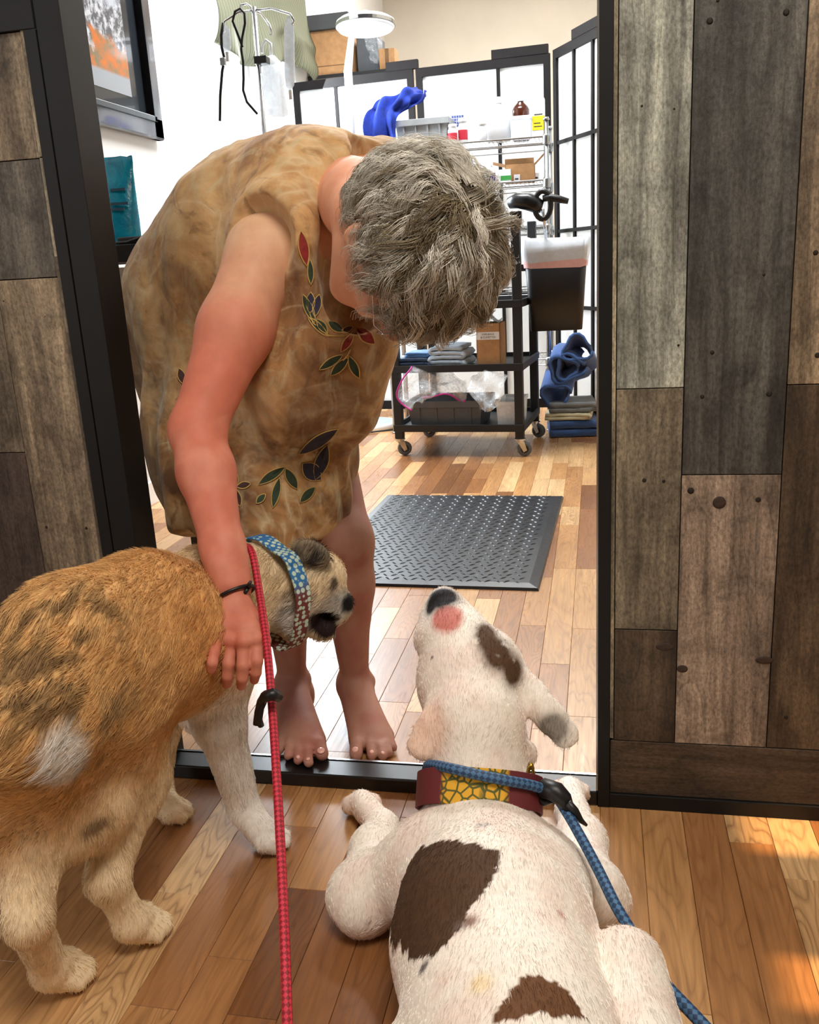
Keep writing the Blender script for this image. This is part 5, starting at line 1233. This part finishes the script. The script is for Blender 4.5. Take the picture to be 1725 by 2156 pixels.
# neck and head
nk0, nk1 = PY(455, 1280, 1.30), PY(585, 1240, 1.385)
A.cone(nk0, nk1, .076, .06, .04)
A.cone(PY(430, 1225, 1.28), PY(520, 1212, 1.36), .05, .048, .05)
hdA = PY(645, 1232, 1.40); A.ell(hdA, (.058, .055, .058), None, .035)
A.ell(PY(622, 1300, 1.375), (.036, .036, .04), None, .02)                            # cheek ruff
A.ell(PY(678, 1210, 1.41), (.036, .045, .036), None, .03)                             # forehead
A.chain([PY(672, 1250, 1.405), PY(702, 1270, 1.41), PY(715, 1277, 1.412)], [.034, .025, .021], .02)   # upper muzzle
A.ell(PY(704, 1296, 1.40), (.018, .024, .016), None, .012)                            # hanging lip
A.chain([PY(648, 1302, 1.39), PY(672, 1325, 1.385), PY(690, 1333, 1.38)], [.022, .016, .013], .012)     # lower jaw
A.ell(PY(692, 1305, 1.37), (.018, .045, .0105), [A3(.88, 0, -.47), A3(0, 1, 0), A3(.47, 0, .88)], .004, True)                       # open mouth
A.ell(PY(731, 1268, 1.41), (.011, .014, .014), None, .004)                            # nose
earc = PY(655, 1166, 1.372); A.ell(earc, (.036, .011, .026), [A3(.95, 0, -.3), A3(.1, .99, .1), A3(.3, 0, .95)], .006)
A.cone(PY(632, 1185, 1.375), PY(650, 1165, 1.37), .018, .015, .012)
# front legs
def foreleg(sh, el, wr_, paw, r=(.052, .038, .024, .026), fw=(.5, .86)):
    A.cone(sh, el, r[0], r[1], .035); A.cone(el, wr_, r[1]*.95, r[2], .02); paw_(wr_, paw, r[3], fw)
def paw_(wr_, paw, r, fw):
    A.cone(wr_, paw+A3(0, 0, .01), .024, r*.95, .016); fw = A3(fw[0], fw[1], 0); fw /= np.linalg.norm(fw); sd = A3(fw[1], -fw[0], 0)
    for o_, l_ in ((-.021, .012), (-.008, .024), (.008, .024), (.021, .012)):
        b_ = paw+sd*o_; b_[2] = .017; tip = b_+fw*(l_+.008); tip[2] = .014; A.chain([b_+A3(0, 0, .007), b_+fw*l_*.7+A3(0, 0, .007), tip], [.014, .0135, .0115], .0035)
pw = PZ(556, 1764, .02); foreleg(PY(455, 1420, 1.21), PY(462, 1520, 1.19), PY(515, 1705, 1.20), pw, fw=(.85, .25))
pw2 = PZ(352, 1708, .02); foreleg(PY(345, 1440, 1.29), PY(335, 1530, 1.30), PY(333, 1668, 1.275), pw2, (.048, .034, .023, .025), (.75, .5))
# hind legs: hip, stifle, hock, paw
def hindleg(hip, st, hock, paw, fw):
    A.cone(hip, st, .082, .058, .04); A.cone(st, hock, .052, .026, .03); A.ell(hock, (.023, .025, .026), None, .015); mid = paw+A3(0, -.02, .022); A.cone(hock, mid, .023, .021, .015); paw_(mid, paw, .026, fw)
pw3 = PZ(296, 1950, .02); hindleg(PY(215, 1490, .97), PY(262, 1640, 1.02), PY(226, 1850, .93), pw3, (.85, .5))
pw4 = PZ(130, 2048, .02); hindleg(PY(55, 1530, .845), PY(62, 1700, .865), PY(58, 1935, .80), pw4, (.85, .5))
A.cone(PY(130, 1560, .90), PY(150, 1690, .92), .055, .05, .03)                        # breeches
A.cone(PY(200, 1700, .93), PY(150, 1740, .9), .045, .04, .04)
A.cone(PY(85, 1500, .845), PY(30, 1560, .80), .028, .02, .03)                        # tail root, tail tucked to the left
A.chain([PY(30, 1560, .80), PY(-10, 1700, .80), PY(-20, 1850, .82)], [.022, .02, .012], .02)
AV, AQ = A.mesh(2); AN = vnormals(AV, AQ)
bvh_a = BVHTree.FromPolygons([tuple(v) for v in AV], [tuple(q) for q in AQ])
def SP(bvh, px, py):
    h = on_surface(bvh, px, py); return np.array(h[0]) if h[0] is not None else PD(px, py, 1.2)
def pxy(P):
    q = (P-A3(0, 0, EYE)) @ CAM_R; return CAM_C+F_PX*q[:, :2]/q[:, 2:3]
def near(P, c, r): return np.exp(-((np.linalg.norm((P-np.array(c))/np.array(r), axis=1))**2))
n1, n2 = fbm(AV, 22, 1), fbm(AV*A3(1, 1, 1), 70, 4, 2)
gold, cream, white, sable, orange = L3(236, 192, 130), L3(244, 222, 184), L3(248, 244, 238), L3(116, 90, 60), L3(226, 160, 88)
ca = np.tile(gold, (len(AV), 1)); hgt = AV[:, 2]
ca = blend(ca, np.tile(orange, (len(AV), 1)), np.clip(near(AV, PY(330, 1330, 1.1), (.1, .1, .09))*1.3*(.4+n1), 0, 1))
ca = blend(ca, np.tile(cream, (len(AV), 1)), sstep(.34, .2, hgt+(n1-.5)*.1))
ca = blend(ca, np.tile(cream, (len(AV), 1)), np.clip(near(AV, PY(430, 1300, 1.24), (.06, .09, .14))*1.4*(.5+n1*.8), 0, 1))
ca = blend(ca, np.tile(cream*.96, (len(AV), 1)), sstep(1.16, 1.36, AV[:, 1]))
rm = near(AV, PY(40, 1390, .86), (.14, .1, .11)); ca = blend(ca, np.tile(sable, (len(AV), 1)), np.clip(rm*1.6*sstep(.42, .62, n2*.6+n1*.4), 0, .8))
ca = blend(ca, np.tile(sable, (len(AV), 1)), np.clip(near(AV, PY(265, 1330, 1.06), (.02, .05, .08))*sstep(.4, .6, n2), 0, .6))
ca = blend(ca, np.tile(white, (len(AV), 1)), np.clip(near(AV, SP(bvh_a, 140, 1605), (.02, .04, .045))*3.2-.6, 0, 1))
ca = blend(ca, np.tile(sable*1.2, (len(AV), 1)), np.clip(near(AV, SP(bvh_a, 200, 1742), (.013, .02, .009))*1.6, 0, .8))
ca = blend(ca, np.tile(white, (len(AV), 1)), np.clip(near(AV, PY(465, 1560, 1.19), (.06, .06, .1))*2, 0, 1)*sstep(.36, .28, hgt)); ca = blend(ca, np.tile(white, (len(AV), 1)), np.clip(near(AV, PZ(540, 1740, .05), (.07, .07, .09))*2, 0, 1))
ca = blend(ca, np.tile(white*.9, (len(AV), 1)), np.clip(near(AV, SP(bvh_a, 622, 1305), (.028, .035, .034))*1.8, 0, 1)); ca = blend(ca, np.tile(L3(206, 202, 194), (len(AV), 1)), np.clip(near(AV, SP(bvh_a, 708, 1276), (.024, .03, .024))*2.0, 0, 1))
ca = blend(ca, np.tile(L3(70, 66, 60), (len(AV), 1)), np.clip(near(AV, earc-A3(.1, 0, -.02)*0, (.032, .016, .024))*2.4, 0, 1))
ca = blend(ca, np.tile(L3(120, 104, 84), (len(AV), 1)), np.clip(near(AV, hdA+A3(-.01, -.05, -.01), (.05, .03, .05))*sstep(.45, .6, n2), 0, .55))
ca = blend(ca, np.tile(L3(40, 24, 22), (len(AV), 1)), np.clip((near(AV, SP(bvh_a, 678, 1312), (.016, .03, .014))+near(AV, SP(bvh_a, 690, 1328), (.013, .03, .012))+near(AV, SP(bvh_a, 672, 1298), (.01, .03, .01)))*2.2, 0, 1)); ca = blend(ca, np.tile(L3(22, 20, 20), (len(AV), 1)), np.clip(near(AV, PY(733, 1268, 1.41), (.011, .02, .014))*2.6, 0, 1))
ca = blend(ca, np.tile(L3(60, 42, 34), (len(AV), 1)), np.clip(near(AV, SP(bvh_a, 704, 1230), (.005, .01, .009))*2, 0, .9))
bodyA = soft_obj('body', AV, AQ, M['coat'], ca, dogA)
def flowA(P, N): 
    d = np.tile(A3(-.1, -1.0, -.25), (len(P), 1)); lo = sstep(.34, .22, P[:, 2])[:, None]; return d*(1-lo)+A3(0, -.1, -1.0)*lo
def lenA(P): return .011+.012*sstep(.3, .42, P[:, 2])*sstep(1.4, 1.3, P[:, 1])-.004*sstep(.12, .05, P[:, 2])
denA = .55+.45*(AV[:, 2] > .08)
fur('fur', AV, AQ, AN, ca, M['coat'], 60000, lenA, flowA, .3, .00065, dogA, 3, denA)
# claws and eye
M['claw'] = plain('dark_claw', srgb(30, 26, 24), .3)
for (px, py) in ((570, 1770), (545, 1775), (371, 1715), (318, 1965), (334, 1938), (150, 2063), (168, 2040)):
    q = PZ(px, py, .008); MB().lathe([(.005, -.008), (.0045, 0), (.001, .008)], q, 8, axis=(.7, -.2, -.3)).build('claw', M['claw'], dogA, world=True, smooth=True)
# collar
M['collarA'] = None
k = NT('patterned_collar'); vz = k.n('ShaderNodeTexVoronoi'); vz.inputs['Scale'].default_value = 105; vz.inputs['Randomness'].default_value = .35; k.l(k.obj(), vz.inputs['Vector']); spc = k.n('ShaderNodeSeparateXYZ'); k.l(k.obj(), spc.inputs[0])
bcol = k.mix(k.ramp(k.math('SUBTRACT', spc.outputs[2], .385), [(0, (0,)*3), (.02, (1,)*3)]), srgb(110, 50, 48), srgb(44, 110, 168))
k.l(k.mix(k.ramp(vz.outputs['Distance'], [(.4, (1,)*3), (.5, (0,)*3)]), bcol, srgb(190, 214, 196)), k.b.inputs['Base Color']); k.b.inputs['Roughness'].default_value = .7; M['collarA'] = k.m
bvh_a = BVHTree.FromPolygons([tuple(v) for v in AV], [tuple(q) for q in AQ])
def band(bvh, c, axis, width, lift, thick, mat, name, parent, n=40, lab=None, lim=1.18):
    """strap wrapped round the neck, lying on the coat"""
    c = Vector(c); ax = Vector(axis).normalized(); u = ax.orthogonal().normalized(); w = ax.cross(u); rows = []
    for s in np.linspace(-.5, .5, 5):
        row = []
        for i in range(n):
            a = 2*PI*i/n; d = u*math.cos(a)+w*math.sin(a); h = bvh.ray_cast(c+ax*width*s+d*.3, -d, .3); r = (h[0]-(c+ax*width*s)).length if h[0] is not None else .07
            row.append(r)
        rows.append(row)
    R = np.array(rows).max(0); R = np.minimum(R, np.median(R)*lim); R = (R+np.roll(R, 1)+np.roll(R, -1))/3+lift
    G = [[tuple(c+ax*width*s+(u*math.cos(2*PI*i/n)+w*math.sin(2*PI*i/n))*R[i % n]) for i in range(n+1)] for s in (-.5, -.48, 0, .48, .5)]
    o = MB().grid(np.array(G)).build(name, mat, smooth=True, solid=thick); put(o, parent, True)
    if lab: o['label'] = lab
    return o, (lambda a, s, e=0: c+ax*width*s+(u*math.cos(a)+w*math.sin(a))*(R[int(round(a/(2*PI)*n)) % n]+e))
cA, colpt = band(bvh_a, PY(578, 1238, 1.365), PY(640, 1222, 1.42)-PY(560, 1245, 1.35), .03, .012, .003, M['collarA'], 'collar', dogA, lab='blue, teal and maroon patterned collar')
# red leash
M['red_rope'] = None
def rope_mat(name, c1, c2, sc):
    k = NT(name); w1 = k.n('ShaderNodeTexChecker'); uv = k.n('ShaderNodeTexCoord').outputs['UV']; mp = k.n('ShaderNodeMapping'); mp.inputs['Rotation'].default_value = (0, 0, .785); mp.inputs['Scale'].default_value = (sc, sc, 1)
    k.l(uv, mp.inputs[0]); k.l(mp.outputs[0], w1.inputs['Vector']); w1.inputs['Color1'].default_value = c1; w1.inputs['Color2'].default_value = c2; w1.inputs['Scale'].default_value = 1
    k.l(w1.outputs[0], k.b.inputs['Base Color']); k.b.inputs['Roughness'].default_value = .6; k.bump(w1.outputs['Fac'], .5, .002); return k.m
M['red_rope'] = rope_mat('red_rope', srgb(214, 52, 72), srgb(146, 22, 40), 1); M['blue_rope'] = rope_mat('blue_rope', srgb(70, 112, 150), srgb(34, 62, 96), 1)
def rope(name, pts, r, mat, label, n=90):
    """braided rope: smooth path, UVs run along it in rope-widths"""
    P = np.array(pts, float); t = np.concatenate([[0], np.cumsum(np.linalg.norm(np.diff(P, axis=0), axis=1))]); tt = np.linspace(0, t[-1], n)
    # Catmull-Rom through the points
    out = []
    for x in tt:
        i = min(max(np.searchsorted(t, x)-1, 0), len(P)-2); f = (x-t[i])/(t[i+1]-t[i]); p0, p1, p2, p3 = P[max(i-1, 0)], P[i], P[i+1], P[min(i+2, len(P)-1)]
        out.append(.5*((2*p1)+(-p0+p2)*f+(2*p0-5*p1+4*p2-p3)*f*f+(-p0+3*p1-3*p2+p3)*f**3))
    root = thing(name, label, 'leash', tuple(out[-1])); o = MB().tube(out, r, 10).build('rope', mat, root, smooth=True, world=True)
    uv = o.data.uv_layers.new(name='UVMap'); seg = t[-1]/n/(2*PI*r)*10
    for pl in o.data.polygons:
        if len(pl.vertices) != 4: continue
        a = [v//10 for v in pl.vertices]; kk = [v % 10 for v in pl.vertices]; wrap = max(kk)-min(kk) > 5
        for li, ai, ki in zip(pl.loop_indices, a, kk): uv.data[li].uv = ((ki if not (wrap and ki == 0) else 10)*.8, ai*seg*.8)
    return root, out
rl, rpts = rope('red_leash', [PD(512, 1150, 1.47), PD(530, 1162, 1.40), PD(545, 1240, 1.36), PD(562, 1360, 1.28), PD(574, 1500, 1.21), PD(583, 1640, 1.14), PD(592, 1800, 1.07), PD(599, 1960, 1.0), PD(604, 2110, .95), PD(606, 2230, .92), PD(604, 2420, .86), PD(590, 2700, .8)], .0058, M['red_rope'], 'red braided rope leash running down in front of the tan dog')
MB().tube([tuple(PD(*p)) for p in ((586, 1466, 1.205), (574, 1462, 1.19), (560, 1466, 1.2), (550, 1478, 1.21), (545, 1500, 1.215), (540, 1525, 1.22))], [.008, .009, .008, .006, .006, .005], 8).build('knot', M['black_plastic'], rl, smooth=True, world=True)
MB().tube([tuple(PD(*p)) for p in ((560, 1468, 1.205), (550, 1490, 1.21), (546, 1515, 1.21), (550, 1528, 1.215))], .0045, 8).build('loose_end', M['black_plastic'], rl, smooth=True, world=True)

# ================================================================== lying dog (white with brown patches)
dogB = thing('dog', 'white dog with brown patches lying on the floor and looking up, seen from behind', 'dog', (-.13, .95, 0))
Bf = Field((-.5, .48, -.006), (.24, 1.5, .50), .004)
Bf.chain([A3(-.055, .60, .115), A3(-.085, .74, .11), A3(-.12, .90, .108), A3(-.148, 1.015, .105)], [.112, .105, .113, .095], .05)
Bf.cone(A3(-.06, .62, .16), A3(-.12, .90, .148), .07, .068, .05)                        # back
Bf.cone(A3(-.12, .90, .155), A3(-.152, 1.03, .135), .07, .058, .05)
Bf.cone(A3(-.08, 1.01, .1), A3(-.215, 1.03, .1), .07, .07, .05)                      # shoulders
Bf.chain([A3(-.152, 1.03, .112), A3(-.167, 1.142, .158), A3(-.177, 1.195, .24)], [.08, .068, .066], .03)
nB = A3(-.176, 1.20, .25)
# head thrown back: crown, cheeks, muzzle
fB = PD(935, 1262, 1.47)-PD(1000, 1440, 1.37); fB /= np.linalg.norm(fB)
hB = PD(990, 1420, 1.395)
Bf.cone(A3(-.177, 1.195, .24), hB, .066, .058, .035)
sB = np.cross(fB, A3(0, -1, .6)); sB /= np.linalg.norm(sB); uB = np.cross(sB, fB)
if sB[0] < 0: sB = -sB
Bf.ell(hB, (.073, .062, .085), [sB, uB, fB], .03)
Bf.ell(hB+sB*.05-fB*.005, (.03, .04, .05), [sB, uB, fB], .025); Bf.ell(hB-sB*.052-fB*.005, (.03, .04, .05), [sB, uB, fB], .025)
mz0, mz1 = PD(958, 1345, 1.43), PD(938, 1278, 1.475)
Bf.chain([hB, mz0, mz1], [.06, .044, .031], .03)
Bf.cone(PD(908, 1345, 1.45), PD(910, 1300, 1.475), .028, .02, .02); Bf.cone(PD(990, 1320, 1.46), PD(970, 1290, 1.48), .024, .018, .02)   # lips
Bf.ell(PD(932, 1258, 1.49), (.022, .018, .018), [sB, uB, fB], .006)
# collar roll
for s_, r_ in ((0, .083), (.022, .08)):
    pass
rc0 = PD(1012, 1585, 1.33); nax = A3(-.02, .5, .86); nax /= np.linalg.norm(nax); nu = np.cross(nax, A3(0, 1, 0)); nu /= np.linalg.norm(nu); nv = np.cross(nax, nu)
for c_, R_r, r_ in ((PD(1014, 1584, 1.375), .062, .021), (PD(1014, 1542, 1.39), .05, .018)):
    rg = [c_+(nu*math.cos(a)+nv*math.sin(a))*R_r for a in np.linspace(0, 2*PI, 15)]; Bf.chain(rg, [r_]*15, .008)
# ears
def flap(pts, wd, th, N_):
    for i in range(len(pts)-1):
        a, b_ = np.array(pts[i]), np.array(pts[i+1]); c_ = (a+b_)/2; d = b_-a; L_ = np.linalg.norm(d); d /= L_; n_ = np.array(N_)-d*(np.array(N_) @ d); n_ /= np.linalg.norm(n_); s_ = np.cross(d, n_)
        Bf.ell(c_, (L_*.75, wd[i], th), [d, s_, n_], .012)
flap([PD(938, 1462, 1.345), PD(912, 1515, 1.305), PD(886, 1572, 1.295), PD(876, 1590, 1.295)], [.018, .024, .02], .007, ray(900, 1530)+A3(.35, 0, 0))
Bf.cone(PD(940, 1450, 1.35), PD(915, 1505, 1.32), .013, .011, .012)
flap([PD(1092, 1435, 1.36), PD(1140, 1488, 1.335), PD(1180, 1535, 1.325), PD(1205, 1562, 1.32)], [.026, .025, .021], .009, ray(1140, 1500))
Bf.cone(PD(1090, 1440, 1.37), PD(1125, 1475, 1.35), .02, .014, .02)
# forelegs
def legB(pts, rs, paw, fw):
    Bf.chain(pts, rs, .03); fw = A3(fw[0], fw[1], 0); fw /= np.linalg.norm(fw); sd = A3(fw[1], -fw[0], 0); Bf.cone(pts[-1], paw+A3(0, 0, .008), rs[-1]*.95, .023, .016)
    for o_, l_ in ((-.02, .012), (-.0075, .022), (.0075, .022), (.02, .012)):
        b_ = paw+sd*o_; Bf.chain([b_+A3(0, 0, .004), b_+fw*l_*.7+A3(0, 0, .004), b_+fw*(l_+.008)+A3(0, 0, -.003)], [.0135, .013, .011], .0035)
legB([A3(-.235, 1.05, .09), PZ(768, 1880, .05), PZ(790, 1790, .04), PZ(805, 1742, .032)], [.062, .042, .033, .025], PZ(762, 1700, .018), (-.35, 1))
Bf.cone(PZ(748, 1895, .04), PZ(765, 1920, .035), .03, .03, .03)
legB([A3(-.075, 1.05, .09), PZ(1235, 1880, .055), PZ(1225, 1770, .04), PZ(1205, 1710, .032)], [.062, .042, .032, .025], PZ(1200, 1672, .02), (.15, 1))
Bf.cone(PZ(1262, 1885, .05), PZ(1285, 1905, .035), .03, .026, .03)
# right hind leg, knee up beside the flank
Bf.chain([A3(.02, .58, .105), A3(.052, .70, .10), PD(1318, 2035, 1.015)], [.08, .055, .038], .006)
Bf.cone(PD(1318, 2035, 1.015), A3(.085, .68, .04), .038, .03, .02)
Bf.chain([A3(.085, .72, .03), A3(.1, .80, .022), A3(.105, .83, .018)], [.026, .022, .017], .012)
Bf.chain([A3(-.2, .63, .09), A3(-.235, .72, .07)], [.075, .05], .04)
BV2, BQ2 = Bf.mesh(2); BN2 = vnormals(BV2, BQ2)
# coat: patches sit on the back, haunch, right eye and ear
n1, n2 = fbm(BV2, 26, 21), fbm(BV2, 90, 24, 2); whiteB, brown, pink, creamB = L3(250, 242, 230), L3(84, 60, 40), L3(226, 176, 160), L3(240, 230, 200)
cb_ = np.tile(whiteB, (len(BV2), 1)); cb_ = blend(cb_, np.tile(pink*1.0, (len(BV2), 1)), .22*sstep(.4, .7, n1))
def inpoly(x, y, poly):
    ins = np.zeros(len(x), bool); j = len(poly)-1
    for i in range(len(poly)):
        (xi, yi), (xj, yj) = poly[i], poly[j]; ins ^= ((yi > y) != (yj > y)) & (x < (xj-xi)*(y-yi)/(yj-yi+1e-12)+xi); j = i
    return ins
bvh_2 = BVHTree.FromPolygons([tuple(v) for v in BV2], [tuple(q) for q in BQ2])
def plan_patch(pix):
    """outline read off the photo, carried to the coat and kept as a plan (x, y) outline"""
    out = []
    for p in pix:
        h = on_surface(bvh_2, *p)
        if h[0] is not None: out.append((h[0].x, h[0].y))
    return out
jx, jy = (n2-.5)*.010+(n1-.5)*.006, (fbm(BV2, 90, 31, 2)-.5)*.014
def paint(pix, col, zmin, lim=1):
    global cb_
    po = plan_patch(pix)
    m = inpoly(BV2[:, 0]+jx, BV2[:, 1]+jy, po) & (BV2[:, 2] > zmin); cb_[m] = (cb_*(1-lim)+col*lim)[m]
paint([(880, 1790), (930, 1770), (985, 1776), (1035, 1785), (1052, 1800), (1042, 1850), (1010, 1885), (985, 1930), (955, 1975), (915, 2010), (880, 2020), (822, 2005), (828, 1935), (840, 1880)], brown, .125)
paint([(1050, 2120), (1075, 2080), (1120, 2056), (1165, 2064), (1200, 2090), (1230, 2150), (1040, 2155)], L3(110, 74, 46), .1)
cb_ = blend(cb_, np.tile(brown*1.1, (len(BV2), 1)), np.clip((near(BV2, SP(bvh_2, 1022, 1335), (.013, .03, .016))+near(BV2, SP(bvh_2, 1048, 1375), (.018, .03, .02))+near(BV2, SP(bvh_2, 1082, 1415), (.012, .03, .016)))*2.0, 0, 1)*sstep(.3, .5, n2+.15))
cb_ = blend(cb_, np.tile(L3(120, 112, 100), (len(BV2), 1)), np.clip(near(BV2, SP(bvh_2, 1165, 1533), (.022, .03, .02))*2.4-.3, 0, 1)*.9)
cb_ = blend(cb_, np.tile(L3(240, 206, 182), (len(BV2), 1)), np.clip(near(BV2, SP(bvh_2, 895, 1545), (.03, .04, .045))*1.6, 0, .85))
cb_ = blend(cb_, np.tile(L3(208, 130, 118), (len(BV2), 1)), np.clip((near(BV2, SP(bvh_2, 928, 1298), (.016, .03, .016))+near(BV2, SP(bvh_2, 952, 1302), (.016, .03, .016)))*2.2-.3, 0, 1)); cb_ = blend(cb_, np.tile(L3(24, 20, 20), (len(BV2), 1)), np.clip(near(BV2, SP(bvh_2, 930, 1258), (.024, .026, .014))*2.4, 0, 1))
cb_ = blend(cb_, np.tile(L3(24, 20, 20), (len(BV2), 1)), np.clip(near(BV2, SP(bvh_2, 908, 1276), (.009, .02, .012))*2, 0, 1))
for px, py, t_, r_, c_ in ((990, 1940, 1.0, .007, L3(140, 104, 90)), (965, 1950, 1.0, .006, L3(110, 90, 80)), (893, 2035, .95, .006, L3(90, 80, 76)), (1012, 2070, .9, .01, L3(244, 224, 184)), (1180, 1922, 1.02, .003, L3(200, 120, 110)), (910, 1384, 1.42, .002, L3(60, 50, 46)), (1020, 1680, 1.27, .012, L3(220, 212, 202)), (1018, 1736, 1.22, .008, L3(206, 198, 190))):
    h = on_surface(bvh_2, px, py)
    if h[0] is not None: cb_ = blend(cb_, np.tile(c_, (len(BV2), 1)), np.clip(near(BV2, np.array(h[0]), (r_, r_, r_))*1.6, 0, .9))
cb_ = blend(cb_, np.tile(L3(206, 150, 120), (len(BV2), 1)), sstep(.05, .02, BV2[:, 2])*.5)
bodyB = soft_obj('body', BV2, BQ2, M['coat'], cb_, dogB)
def flowB(P, N): return np.tile(A3(.05, -1.0, -.3), (len(P), 1))
fur('fur', BV2, BQ2, BN2, cb_, M['coat'], 60000, lambda P: .0085+0*P[:, 0], flowB, .16, .00055, dogB, 9, None, .12)
q = on_surface(bvh_2, 1012, 2070)[0]
# collar with giraffe pattern
k = NT('giraffe_collar'); co = k.obj(); sp = k.n('ShaderNodeSeparateXYZ'); k.l(co, sp.inputs[0])
vo = k.n('ShaderNodeTexVoronoi'); vo.feature = 'DISTANCE_TO_EDGE'; vo.inputs['Scale'].default_value = 75; k.l(co, vo.inputs['Vector'])
gi = k.ramp(vo.outputs['Distance'], [(.06, srgb(84, 88, 34)), (.12, srgb(228, 172, 40))])
dx = k.math('ABSOLUTE', k.math('SUBTRACT', sp.outputs[0], float(PD(1012, 1650, 1.27)[0]))); k.l(k.mix(k.ramp(dx, [(.042, (0,)*3), (.046, (1,)*3)]), gi, srgb(104, 36, 40)), k.b.inputs['Base Color']); k.b.inputs['Roughness'].default_value = .7; M['collarB'] = k.m
cBc = A3(-.166, 1.136, .153); axB = A3(-.015, .60, .72)
cB, cpt = band(bvh_2, cBc, axB, .048, .009, .003, M['collarB'], 'collar', dogB, lab='maroon and yellow giraffe-pattern collar', lim=1.16)
rb = PD(1118, 1640, 1.27); MB().tube([tuple(PD(1118+6*math.cos(a), 1645+36*math.sin(a), 1.265)) for a in np.linspace(0, 2*PI, 20, endpoint=False)], .003, 6, closed=True).build('buckle', plain('brass', srgb(170, 140, 60), .3, .9), dogB, world=True, smooth=True)
# blue leash: round the neck, through a black slider, away over the elbow
def nb_(px, py, e=.0085):
    h = bvh_c.ray_cast(Vector((0, 0, EYE)), Vector(ray(px, py)).normalized()); d_ = ray(px, py); return np.array(h[0])-d_/np.linalg.norm(d_)*e if h[0] is not None else PD(px, py, 1.27)
ev = bpy.context.evaluated_depsgraph_get(); me_ = cB.data; bvh_c = BVHTree.FromPolygons([tuple(v.co) for v in me_.vertices], [tuple(p.vertices) for p in me_.polygons])
far = [tuple(cpt(a, .3, .012)) for a in np.linspace(0, 2*PI, 24)]
bl, bpts = rope('blue_leash', [nb_(900, 1612)+A3(-.004, .02, -.03), nb_(903, 1611), nb_(950, 1618), nb_(1010, 1632), nb_(1070, 1644), nb_(1125, 1655, .012), PD(1165, 1672, 1.23), PD(1190, 1705, 1.215), PD(1225, 1765, 1.18), PD(1262, 1835, 1.14), PD(1300, 1912, 1.09), PD(1345, 1985, 1.05), PD(1372, 2035, 1.02), PD(1412, 2085, .985), PD(1455, 2130, .96), PD(1510, 2190, .93), PD(1600, 2290, .88), PD(1680, 2450, .82)], .0072, M['blue_rope'], 'blue braided rope leash from the white dog’s collar to the lower right', 120)
MB().tube([tuple(PD(*p)) for p in ((1128, 1668, 1.25), (1150, 1660, 1.225), (1172, 1668, 1.215), (1188, 1684, 1.215), (1200, 1705, 1.21))], [.009, .014, .014, .012, .007], 10).build('slider', M['black_plastic'], bl, smooth=True, world=True)
MB().tube([tuple(PD(*p)) for p in ((1195, 1690, 1.205), (1212, 1708, 1.205), (1224, 1728, 1.205), (1236, 1738, 1.205))], [.006, .0055, .004, .002], 8).build('loose_end', M['black_plastic'], bl, smooth=True, world=True)
MB().tube([tuple(PD(*p)) for p in ((1140, 1668, 1.235), (1132, 1680, 1.235), (1145, 1690, 1.23), (1162, 1684, 1.23))], .005, 8).build('ring', M['black_plastic'], bl, smooth=True, world=True)
